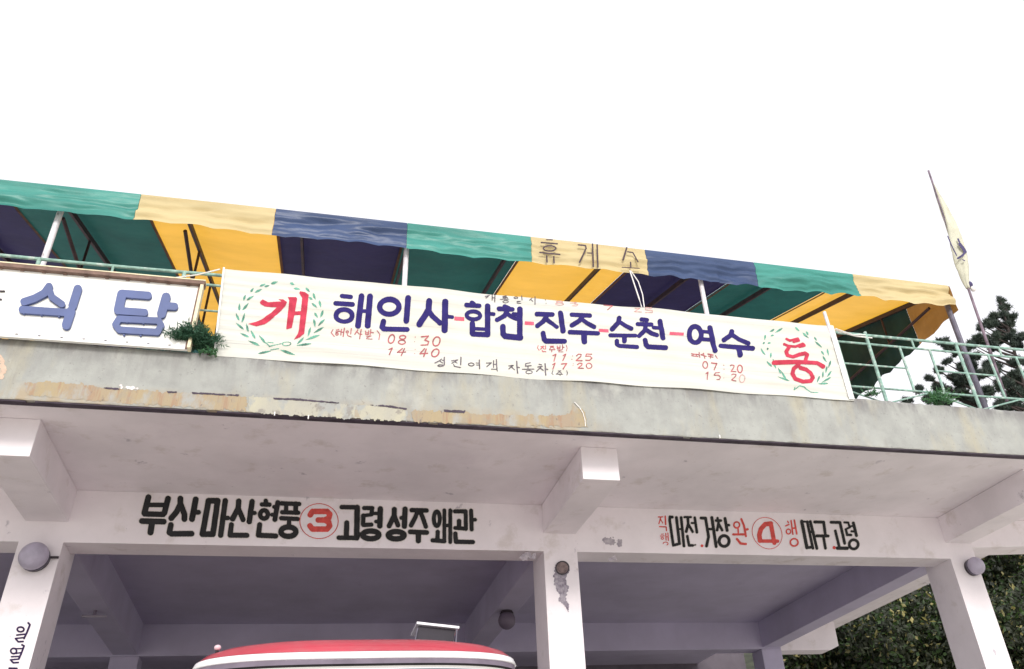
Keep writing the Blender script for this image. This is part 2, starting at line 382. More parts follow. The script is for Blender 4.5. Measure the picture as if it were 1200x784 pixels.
# deck edge (fascia): slightly uneven cast concrete
nx = 420; xs = np.linspace(-16, XEND, nx); v = []; f = []
prof = [(YF+.055, ZS-.04), (YF+.004, ZS-.042), (YF, ZS-.030), (YF, ZS+.15), (YF, ZS+.30), (YF, ZT-.03), (YF+.012, ZT), (YF+.22, ZT+.004), (YF+.225, ZT-.45)]
for i, x in enumerate(xs):
    for k, (y, z) in enumerate(prof):
        e = 1 if k in (2, 5, 6, 7) else .4
        jz = (random.gauss(0, .0035) if k in (5, 6) else random.gauss(0, .0015))+(.006*math.sin(x*1.3)+.004*math.sin(x*4.1) if k in (5, 6, 7) else 0)
        v.append((x, y+random.gauss(0, .0016)*e, z+jz))
n = len(prof)
for i in range(nx-1):
    for k in range(n-1): f.append((i*n+k, i*n+k+1, (i+1)*n+k+1, (i+1)*n+k)[::-1])
fas = new_obj('deck_edge', v, f, concrete, st)
MB().box(XEND-.2, XEND, YF+.23, 17.6, ZS+.001, ZT-.01, .01).build('deck_edge', plaster, st)
MB().box(-16, XEND-.21, YF+.06, YF+.14, ZS-.036, ZS-.002).build('drip_strip', shade_grime, st)
MB().box(-16, XEND-.21, YF+.15, 17.5, ZS, ZS+.14).build('deck_slab', plaster, st)
# thin dark strips under the lip, shadow gap put into the colour
for a, b in ((-16, -3.6), (-3.45, -2.8), (-2.72, -1.2), (-1.1, 1.0), (1.1, 3.9), (4.0, XEND-.02)):
    MB().box(a, b, YF+.012, YF+.052, ZS-.056, ZS-.043).build('drip_strip', shade_grime, st)
MB().box(-16, XC[3]+WC, YB+DB+.002, YR-.001, 4.009, ZS-.0015).build('ceiling', plaster_shade, st)
# beams
def place_face(Y, dy=0.):
    return lambda u, v: (at(u, v, 1, Y-dy)[0], Y-dy, at(u, v, 1, Y-dy)[2])
beams = []
for i in range(len(XC)-1):
    b = MB().hexa([(XC[i]+WC-.004, YB+.0006, ZB), (XC[i+1]+.004, YB+.0006, ZB), (XC[i+1]+.004, YB+DB, ZB), (XC[i]+WC-.004, YB+DB, ZB), (XC[i]+WC-.004, YB+.0006, ZS-.001), (XC[i+1]+.004, YB+.0006, ZS-.001), (XC[i+1]+.004, YB+DB, ZS-.001), (XC[i]+WC-.004, YB+DB, ZS-.001)], .004).build('front_beam', plaster, st); beams.append(b)
MB().hexa([(XC[3]+WC+.001, YB+.001, 3.575), (XEND-.42, YB+.001, 3.63), (XEND-.42, YB+DB, 3.63), (XC[3]+WC+.001, YB+DB, 3.575),
           (XC[3]+WC+.001, YB+.001, ZS-.001), (XEND-.42, YB+.001, ZS-.001), (XEND-.42, YB+DB, ZS-.001), (XC[3]+WC+.001, YB+DB, ZS-.001)], .01).build('bracket', plaster, st)
MB().box(-16, XC[0]-.001, YB+.001, YB+DB, ZB, ZS-.001, .012).build('front_beam', plaster, st)
cols = []
ZK = at(638, 625, 1, YB)[2]
for i, x in enumerate(XC):
    c = MB().box(x, x+WC, YB, YB+DC, ZG, ZS-.003, .005).build('column', plaster, st); cols.append(c)
    # bracket carrying the deck edge, deeper towards the column
    p = [(x+.004, YC, ZE), (x+WC-.004, YC, ZE), (x+WC-.004, YB-.001, ZK), (x+.004, YB-.001, ZK), (x+.004, YC, ZS-.002), (x+WC-.004, YC, ZS-.002), (x+WC-.004, YB-.001, ZS-.002), (x+.004, YB-.001, ZS-.002)]
    MB().hexa(p, .008).build('bracket', plaster, st)
    MB().box(x+.03, x+WC-.03, YB+DC+.001, YR-.001, 3.51, ZS-.002, .012).build('cross_beam', plaster_shade, st)
    MB().box(x, x+WC, YR, YR+.45, ZG, ZR-.001, .012).build('rear_column', plaster_shade, st)
MB().box(-16, XC[3]+WC, YR+.001, YR+.40, ZR, ZS-.003, .012).build('rear_beam', plaster_shade, st)
pg = [(XC[3]+WC+.001, ZS-.003), (10.83, ZS-.003), (10.81, 3.53), (10.60, 3.45), (XC[3]+WC+.001, 3.45)]
MB().add([(x, y, z) for y in (YR+.002, YR+.40) for x, z in pg], [(0, 1, 2, 3, 4), (9, 8, 7, 6, 5)]+[((k+1) % 5, k, k+5, (k+1) % 5+5) for k in range(5)]).build('bracket', plaster, st)
# sheltered waiting-room wall at the back
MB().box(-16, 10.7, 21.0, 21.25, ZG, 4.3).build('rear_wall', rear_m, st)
MB().box(-16, 9.4, YR+.45, 21.4, ZS+.005, ZS+.13).build('rear_slab', plaster_shade, st)
# repaired and peeled strips along the foot of the deck edge
def strip_poly(pts, name, material, par, off, rough=2.6):
    glyph(name, [('p', pts, 0)], .9, place_face(YF, off), material, par, wob=.0, run=4, rough=rough)
strip_poly([(28, 449), (46, 447), (95, 450), (120, 454), (190, 459), (235, 461), (290, 465), (288, 482), (200, 476), (100, 469), (32, 463)], 'peeled_strip', rust_band, fas, .003)
strip_poly([(291, 465), (330, 467), (380, 470), (400, 473), (455, 476), (478, 480), (476, 494), (420, 491), (350, 487), (292, 483)], 'peeled_strip', pale_band, fas, .003)
strip_poly([(483, 480), (560, 485), (600, 486), (640, 487), (668, 486), (672, 474), (681, 479), (686, 487), (688, 501), (600, 498.5), (484, 494)], 'peeled_strip', rust_band, fas, .004)
strip_poly([(0, 416), (5, 424), (8, 434), (3, 443), (0, 448)], 'peeled_patch', peach, fas, .003)
strip_poly([(140, 451.5), (155, 453), (165, 454), (160, 457), (142, 455)], 'peeled_patch', halo, fas, .006)
for q in ([(120, 453.5), (138, 454.5), (141, 457), (122, 455.5)], [(196, 458.5), (207, 458.5), (207, 460.5), (197, 460.5)], [(225, 459.5), (262, 461.5), (280, 462.5), (279, 464), (226, 461.5)],
          [(320, 466), (345, 466.8), (398, 471.5), (396, 473), (345, 469), (321, 468)], [(430, 474.5), (455, 474.8), (478, 478.5), (476, 480.2), (452, 477)], [(520, 480), (545, 481), (544, 484), (521, 483)]):
    strip_poly(q, 'crack_line', shade_grime, fas, .006, .8)
glyph('loose_wire', conv((600, 420, 4), [S((292, 205), (315, 228), (332, 255), (342, 290), (344, 318), w=3.0)]), .5, place_face(YF, .012), rope_m, fas, depth=.004)
for (u, v_) in ((322, 484), (361.5, 488), (843, 511)):
    p = at(u, v_, 1, YF); MB().box(p[0]-.006, p[0]+.006, YF-.012, YF+.004, p[2]-.03, p[2]+.01).build('wire_stub', rope_m, st)

# ---- lettering on the two beams
bL, bR = beams[1], beams[2]
PB = lambda dy: place_face(YB, dy)
R1 = (150, 570, 9.8); R2 = (250, 570, 9.8); R3 = (390, 580, 12.07); R4 = (470, 580, 12.07); RC = (350, 570, 5.4545)
black1 = [
 (R1, [S((235,125),(188,305),w=66), S((460,140),(418,305),w=64), S((240,212),(440,214),w=50), S((192,316),(405,322),w=60), S((160,398),(410,405),w=64), S((275,430),(258,528),w=68)]),
 (R1, [S((602,140),(600,205),(560,290),(497,365),w=64), S((608,215),(648,320),(648,375),w=64), S((778,150),(735,375),w=66), S((780,298),(810,297),w=52), S((492,442),(475,530),(500,545),(730,543),w=62)]),
 (R1, [S((925,165),(1030,165),(975,548),(855,548),(925,165),w=64), S((1117,165),(1064,560),w=60), S((1120,362),(1145,362),w=48)]),
 (R2, [S((292,170),(285,250),(222,372),w=60), S((292,265),(342,382),w=56), S((445,175),(412,405),w=60), S((455,305),(475,305),w=44), S((207,440),(192,560),(385,562),w=56)]),
 (R2, [S((602,165),(605,185),w=48), S((558,207),(645,210),w=48), ell(582,322,44,47,50), S((740,185),(707,380),w=54), S((698,235),(722,235),w=42), S((675,325),(706,325),w=42), S((532,440),(517,560),(715,570),w=56)]),
 (R2, [S((785,195),(985,202),w=48), S((790,297),(975,303),w=46), S((838,200),(835,295),w=46), S((948,200),(944,300),w=54), S((780,365),(968,374),w=48), S((872,380),(868,440),w=46), ell(862,520,86,54,60)]),
 (R3, [S((125,172),(345,176),w=60), S((345,178),(338,605),w=76), S((85,605),(340,608),w=62), S((198,395),(190,595),w=70)]),
 (R3, [S((443,185),(560,187),w=56), S((555,190),(548,272),w=56), S((432,292),(552,278),w=46), S((432,292),(430,420),w=58), S((432,425),(545,420),w=56), S((672,197),(665,438),w=74), S((590,262),(660,262),w=44), S((612,377),(660,375),w=50), ell(538,565,114,55,74)]),
 (R3, [S((870,205),(868,292),(797,438),w=68), S((872,300),(922,428),w=64), S((1022,202),(1012,443),w=72), S((968,325),(1010,325),w=52), ell(897,570,112,52,74)]),
 (R4, [S((150,215),(360,220),w=60), S((235,225),(205,310),(142,430),w=60), S((268,230),(310,330),(350,447),w=60), S((130,522),(362,532),w=64), S((245,550),(245,648),w=72)]),
 (R4, [ell(506,337,42,102,54), S((518,522),(515,625),w=58), S((445,642),(612,655),w=56), S((612,217),(612,655),w=50), S((695,217),(695,668),w=50), S((620,432),(690,432),w=46)]),
 (R4, [S((765,232),(912,233),w=56), S((914,235),(917,480),w=54), S((820,370),(820,465),w=60), S((767,467),(920,478),w=52), S((990,222),(998,488),w=54), S((1005,350),(1048,350),w=48), S((768,547),(776,662),(1015,667),w=58)]),
]
for R, s in black1:
    c = conv(R, s)
    glyph('letter_outline', c, .8, PB(.0015), halo, bL, grow=1.15)
    glyph('letter', c, .6, PB(.0035), dark_paint, bL, grow=.22)
glyph('number_ring', conv(RC, [ell(130, 222, 123, 112, 5)]), .3, PB(.0035), red_paint, bL)
glyph('number', conv(RC, [S((74,182),(88,160),(182,160),(199,178),(192,203),(165,215),(125,215),w=36), S((165,215),(192,228),(198,252),(182,273),(88,273),(72,252),w=36)]), .5, PB(.0035), red_paint, bL)
K1 = (765, 595, 12); K2 = (850, 595, 12); K3 = (930, 600, 14.118)
reds = [
 (K1, [S((75,130),(140,128),w=16), S((112,135),(85,225),w=16), S((110,165),(140,215),w=14), S((175,120),(181,235),w=22), S((95,266),(188,270),(192,322),w=18)]),
 (K1, [S((120,372),(150,370),w=12), S((105,398),(160,396),w=13), ell(135,430,18,14,11), S((182,360),(187,455),w=15), S((212,355),(219,460),w=15), S((185,410),(215,410),w=12), ell(180,505,34,22,12,180,420)]),
 (K1, [S((692,535),w=40)]),
 (K2, [ell(160,242,40,42,23), S((180,295),(182,350),w=22), S((112,375),(265,375),w=32), S((225,160),(262,250),(290,400),w=30), S((290,307),(315,303),w=32), S((165,440),(215,503),(288,510),w=34)]),
 (K2, [S((640,222),(560,232),(500,300),(478,380),(488,462),w=66), S((490,468),(735,470),w=50), S((640,225),(690,495),w=60)]),
 (K2, [S((875,190),(890,212),w=18), S((848,256),(895,236),w=20), ell(888,335,31,34,19), S((925,182),(950,372),w=22), S((970,175),(1005,368),w=24), S((940,290),(985,285),w=22), ell(968,487,54,52,24)]),
 (K3, [S((672,590),w=56)]),
]
for k, (R, s) in enumerate(reds): glyph('number' if k == 4 else 'letter' if k not in (2, 6) else 'dot', conv(R, s), .33, PB(.0035), red_paint, bR)
glyph('number_ring', conv(K2, [ell(588, 358, 211, 222, 9, ph=.15)]), .3, PB(.0035), red_paint, bR)
black2 = [
 (K1, [S((275,132),(240,128),(238,180),(288,528),(350,512),w=36), S((332,138),(375,505),w=38), S((398,138),(438,538),w=36), S((350,302),(415,297),w=22)]),
 (K1, [S((445,132),(535,132),w=28), S((492,140),(498,225),(470,335),w=36), S((502,235),(560,338),w=32), S((590,140),(620,345),w=34), S((545,215),(600,215),w=24), S((485,400),(510,530),(560,530),w=34), S((560,530),(600,522),w=14)]),
 (K1, [S((680,145),(742,147),(785,410),(755,538),w=38), S((830,140),(890,545),w=40), S((770,300),(850,300),w=30)]),
 (K1, [S((910,147),(912,158),w=32), S((890,180),(957,180),w=34), S((928,190),(905,315),w=34), S((930,235),(975,315),w=34), S((1015,152),(1045,318),w=40), S((1045,245),(1070,245),w=34), ell(1003,468,70,75,40)]),
 (K3, [S((135,155),(220,590),w=52), S((150,160),(190,160),w=30), S((215,590),(305,582),w=44), S((225,162),(320,600),w=42), S((277,158),(385,602),w=44), S((290,330),(330,330),w=34)]),
 (K3, [S((350,165),(497,168),w=46), S((497,170),(528,395),w=44), S((385,395),(570,397),w=46), S((492,400),(527,600),w=42)]),
 (K3, [S((620,170),(767,172),(845,518),w=44), S((690,312),(755,575),w=42), S((725,598),(885,600),w=52)]),
 (K3, [S((840,172),(905,176),w=32), S((905,180),(925,245),w=32), S((862,285),(935,252),w=30), S((865,290),(885,372),w=38), S((885,378),(950,380),w=38), S((988,182),(1040,390),w=46), S((935,238),(990,228),w=26), S((958,320),(1010,322),w=32), ell(995,535,74,76,42)]),
]
for R, s in black2:
    c = conv(R, s)
    glyph('letter_outline', c, .7, PB(.0015), halo, bR, grow=.85)
    glyph('letter', c, .4, PB(.0035), dark_paint, bR, grow=.18)
# violet writing down the left column, turned on its side
D1 = (0, 720, 12.25)
for s in ([S((405,122),(430,148),(385,262),(345,345),w=22), ell(295,215,48,34,20), S((240,296),(368,282),w=18), S((222,345),(350,332),w=17), S((222,347),(262,393),(332,388),w=20)],
          [S((315,437),(345,452),(305,560),(268,640),w=22), ell(195,525,42,38,19), S((215,492),(320,490),w=15), S((225,560),(300,548),w=15), S((165,607),(288,602),w=17), S((150,652),(258,642),w=17), S((150,652),(190,695),(262,690),w=19)],
          [S((135,775),(240,778),w=28), S((120,800),(230,830),w=24), S((100,860),(200,850),w=20)]):
    glyph('letter', conv(D1, s), .3, place_face(YB, .004), vio_ink, cols[1], grow=.22)
# where the middle lamp was torn out
glyph('lamp_scar', [('p', [(649, 668), (653, 660), (664, 660), (667, 668), (664, 678), (667, 688), (663, 700), (668, 708), (666, 717), (661, 709), (656, 704), (654, 694), (650, 686)], 0)], .6, place_face(YB, .003), scar_m, cols[2], wob=0, rough=3.)
glyph('socket_hole', [ell(659, 665.5, 3.6, 3.6, 7.6)], .5, place_face(YB, .007), hole_m, cols[2], depth=.004)
glyph('socket_rim', [ell(659, 665.5, 7.6, 7.6, 1.3)], .4, place_face(YB, .012), lamp_dark, cols[2], depth=.006)
for b, pts in ((bL, [(478, 575), (488, 573), (500, 575), (505, 578), (492, 580)]), (bL, [(362, 579), (368, 578), (370, 580.5), (364, 581)]), (bR, [(702, 632), (716, 630), (728, 634), (726, 640), (712, 638)]), (bL, [(606, 655), (613, 648), (626, 649), (627, 653), (614, 657)]),
               (bR, [(713, 653), (719, 652), (722, 655), (715, 657)])):
    glyph('scuff', [('p', pts, 0)], .5, PB(.0018), mat('scuffed_plaster', (.50, .46, .50), .95, .2, 20., .5, 40., col2=(.30, .27, .32)), b, wob=0, rough=5.)
# fixings and nail marks
for (u, v_) in ((80, 616), (78, 546), (30, 513), (510, 594)):
    p = at(u, v_, 1, YB)

# ================================================================== lamps
def wall_lamp(x, z, label, r):
    t = root('wall_lamp', (x, YB, z), label, 'wall lamp', 'globe lamps on the front columns')
    MB().tube([(x, YB-.001, z), (x, YB-.05, z)], r*.92, 20).build('lamp_base', lamp_dark, t)
    MB().sphere((x, YB-.03-r*.72, z), r, 28, 16, sy=.85).build('lamp_shade', globe_m, t, True)
    MB().tube([(x, YB-.05, z), (x, YB-.075, z)], r*.97, 28).build('lamp_rim', pole_grey, t)
    return t
pl = at(40, 652, 1, YB-.12); lt = wall_lamp(pl[0], pl[2], 'round frosted lamp on the left column above the violet writing', .148)
MB().tube([(pl[0]+.10, YB-.03, pl[2]+.02), (pl[0]+.22, YB-.03, pl[2]+.02)], .014, 8).build('cable_stub', lamp_dark, lt)
pl = at(1144, 663, 1, YB-.12); wall_lamp(pl[0], pl[2], 'round frosted lamp on the right column beside the trees', .125)
def hang_lamp(u, v_, X, label, r):
    c = at(u, v_, 0, X)
    t = root('ceiling_lamp', (c[0], c[1], 3.51), label, 'lamp')
    MB().tube([(c[0], c[1], 3.509), (c[0], c[1], c[2]+r*.9)], [.05, .035], 12).build('lamp_stem', lamp_dark, t)
    MB().tube([(c[0], c[1], c[2]+r*1.35), (c[0], c[1], c[2]+r*.75)], [r*.45, r*.8], 16).build('lamp_cap', lamp_dark, t)
    MB().sphere(c, r, 20, 12).build('lamp_shade', mat('dark_globe', (.16, .13, .18), .5, .1, 4., .05), t, True)  # even dark colour for the hanging globe
hang_lamp(594, 727, 3.04, 'dark globe lamp hanging under the beam left of the middle column', .14)
c = at(112, 715, 0, -3.0)
t = root('ceiling_lamp', (c[0], c[1], 3.51), 'bare lamp holder bar fixed under the shadowed left cross beam', 'lamp')
MB().tube([(c[0], c[1], 3.509), (c[0], c[1], 3.44)], .02, 8).build('lamp_stem', MATS['dark_globe'], t)
MB().tube([(c[0]-.16, c[1], 3.43), (c[0]+.16, c[1], 3.43)], .018, 8).build('lamp_arm', mat('grey_fitting', (.3, .27, .33), .6), t)

# ================================================================== railing
YRL = 8.31; ZP = [5.675, 5.535, 5.205, 4.865]
ra = root('railing', (2., YRL, ZT), 'pale green pipe railing along the top of the concrete deck edge', 'railing')
PSP = 1.43; X0 = 6.87
posts = [X0+PSP*k for k in range(-10, 4)]
posts = [x for x in posts if x < XEND-.1]
for x in posts:
    MB().tube([(x, YRL, ZT-.02), (x, YRL, ZP[0]+(.05 if abs(x-X0) < .01 else .01))], .023, 10).build('post', rail_paint, ra)
xa, xb = posts[0], posts[-1]+.6
for k, z in enumerate(ZP):
    if k == 2: continue
    MB().tube([(xa+(xb-xa)*i/24, YRL+.002*math.sin(i*2.), z+.004*math.sin(i*1.7)) for i in range(25)], [.019, .015, 0, .014][k], 8).build('rail', rail_paint, ra)
for x in posts:
    b1, b2 = x+PSP*.335, x+PSP*.665
    for b in (b1, b2): MB().tube([(b, YRL-.001, ZP[1]), (b, YRL+.001, ZP[3])], .017, 8).build('baluster', rail_paint, ra)
    MB().tube([(x+PSP*.5, YRL, ZP[0]), (x+PSP*.5, YRL, ZP[1])], .014, 8).build('baluster', rail_paint, ra)
    MB().tube([(x-PSP*.335 if x > xa+.1 else x, YRL, ZP[2]), (b1, YRL, ZP[2])], .012, 8).build('rail', rail_paint, ra)
    MB().tube([(x, YRL, ZT+.03), (x+PSP*.5, YRL, ZP[3]-.01)], .011, 6).build('brace', rail_paint, ra)
    MB().tube([(x+PSP*.5, YRL+.002, ZP[3]-.01), (x+PSP-.02, YRL, ZT+.03)], .011, 6).build('brace', rail_paint, ra)

# ================================================================== banner
YBN = 8.20
def bwave(x, z):
    return .010*math.sin(1.9*x+.6)+.007*math.sin(4.3*x+1.8*z)+.005*math.sin(.9*x+24*z)*(.5+.5*math.sin(1.3*x+1))+.004*math.sin(2.2*x+37*z+2)+.0026*math.sin(66*z+4*x+3*mn.noise(Vector((x*.8, z*2, 0))))*max(0., .15+1.6*mn.noise(Vector((x*.5, z*2.5, 5.))))
def PBN(dy):
    def f(u, v):
        p = at(u, v, 1, YBN); return (p[0], YBN-dy-.022-bwave(p[0], p[2]), p[2])
    return f
bn = root('banner', (2.5, YBN, 4.67), 'long white cloth banner painted with bus destinations and a wreath at each end', 'banner')
nx, nz = 260, 130; v = []; f = []
for j in range(nz+1):
    for i in range(nx+1):
        s, t_ = i/nx, j/nz
        x = -1.305+.085*(1-t_)+(6.29+1.305-.085*(1-t_))*s
        z0 = 4.585+.006*math.sin(x*5); z1 = 5.692-.010*math.sin(math.pi*s)+.004*math.sin(x*7)
        z = z0+(z1-z0)*t_
        v.append((x, YBN-.022-bwave(x, z), z))
for j in range(nz):
    for i in range(nx): a = j*(nx+1)+i; f.append((a, a+1, a+nx+2, a+nx+1))
cl = new_obj('cloth', v, f, cloth, bn, True)
# rolled hem and batten at the right end, stick poking out above
hemv = MB(); hemv.box(6.215, 6.292, YBN-.034, YBN-.028, 4.60, 5.685); hemv.build('hem', hem, bn)
hemv = MB(); hemv.hexa([(-1.232, YBN-.04, 4.61), (-1.212, YBN-.04, 4.61), (-1.212, YBN-.034, 4.61), (-1.232, YBN-.034, 4.61), (-1.306, YBN-.04, 5.69), (-1.286, YBN-.04, 5.69), (-1.286, YBN-.034, 5.69), (-1.306, YBN-.034, 5.69)]); hemv.build('hem', hem, bn)
MB().tube([(6.235, YBN-.02, 5.5), (6.225, YBN-.02, 5.90)], .022, 10).build('batten', pole_white, bn)
T1 = (380, 320, 6.033); T2 = (500, 320, 5.4545); T3 = (680, 330, 5.4545)
big = [
 (T1, [S((125,171),(186,177),w=29), S((80,224),(198,231),w=31), ell(139,311,57,42,31), S((262,173),(237,385),w=38), S((322,176),(305,383),w=39), S((265,280),(312,278),w=24)]),
 (T1, [ell(458,249,68,53,35), S((590,192),(578,347),w=38), S((417,352),(407,392),(418,405),(582,409),w=36)]),
 (T1, [S((738,214),(735,268),(715,305),(670,372),w=40), S((738,285),(762,318),(815,365),w=34), S((852,217),(848,413),w=41), S((858,318),(902,322),w=22)]),
 (T2, [S((288,196),(296,202),w=28), S((252,212),(334,215),w=26), ell(297,276,44,26,23), S((388,215),(388,392),w=33), S((395,262),(428,265),w=20), S((290,330),(290,388),w=33), S((296,362),(385,364),w=20), S((292,396),(390,398),w=28)]),
 (T2, [S((498,216),(520,226),w=26), S((461,232),(545,236),w=28), S((516,240),(497,275),(449,303),w=27), S((512,262),(556,290),(572,296),w=22), S((594,234),(594,412),w=33), S((552,266),(590,269),w=21), S((486,346),(487,392),(500,406),(598,416),w=33)]),
 (T2, [S((702,268),(800,272),w=27), S((768,275),(742,315),(705,343),w=27), S((765,303),(798,328),(828,351),w=24), S((852,262),(868,376),w=31), S((742,390),(748,428),(760,440),(877,443),w=29)]),
 (T2, [S((925,272),(1040,277),w=27), S((996,280),(972,312),(925,341),w=27), S((990,304),(1020,325),(1068,350),w=24), S((912,385),(1090,392),w=25), S((1002,398),(1004,446),w=34)]),
 (T3, [S((245,241),(240,268),(201,309),w=28), S((247,264),(285,290),(321,308),w=24), S((188,350),(348,352),w=23), S((278,355),(278,386),w=27), S((230,386),(232,408),(245,417),(358,425),w=25)]),
 (T3, [S((385,251),(420,256),w=22), S((362,280),(448,285),w=25), S((412,290),(406,322),(371,355),w=25), S((414,318),(450,340),(484,352),w=23), S((502,266),(522,371),w=29), S((462,305),(505,308),w=21), S((408,383),(415,412),(428,425),(539,433),w=27)]),
 (T3, [ell(728,347,39,52,29), S((824,301),(855,448),w=31), S((768,326),(826,330),w=20), S((772,376),(838,379),w=20)]),
 (T3, [S((965,323),(958,348),(914,378),w=28), S((968,345),(1010,374),(1070,399),w=25), S((895,415),(1100,430),w=27), S((1012,435),(1017,472),w=33)]),
]
for R, s in big: glyph('letter', conv(R, s), .5, PBN(.004), blue_ink, cl, grow=.3)
for R, q in ((T1, (917, 331, 987, 334, 27)), (T2, (625, 323, 684, 327, 24)), (T2, (1097, 371, 1160, 375, 22)), (T3, (563, 342, 654, 347, 18))):
    glyph('dash', conv(R, [bar(*q)]), .5, PBN(.003), dashred, cl)
A1 = (380, 380, 11.2); A2 = (590, 395, 10); A3 = (500, 400, 12); A4 = (560, 340, 12); A5 = (640, 340, 8.571); A6 = (800, 405, 13.333)
def colon(R, a, b, w, m_): glyph('colon', conv(R, [S(a, w=w), S(b, w=w)]), .3, PBN(.004), m_, cl)
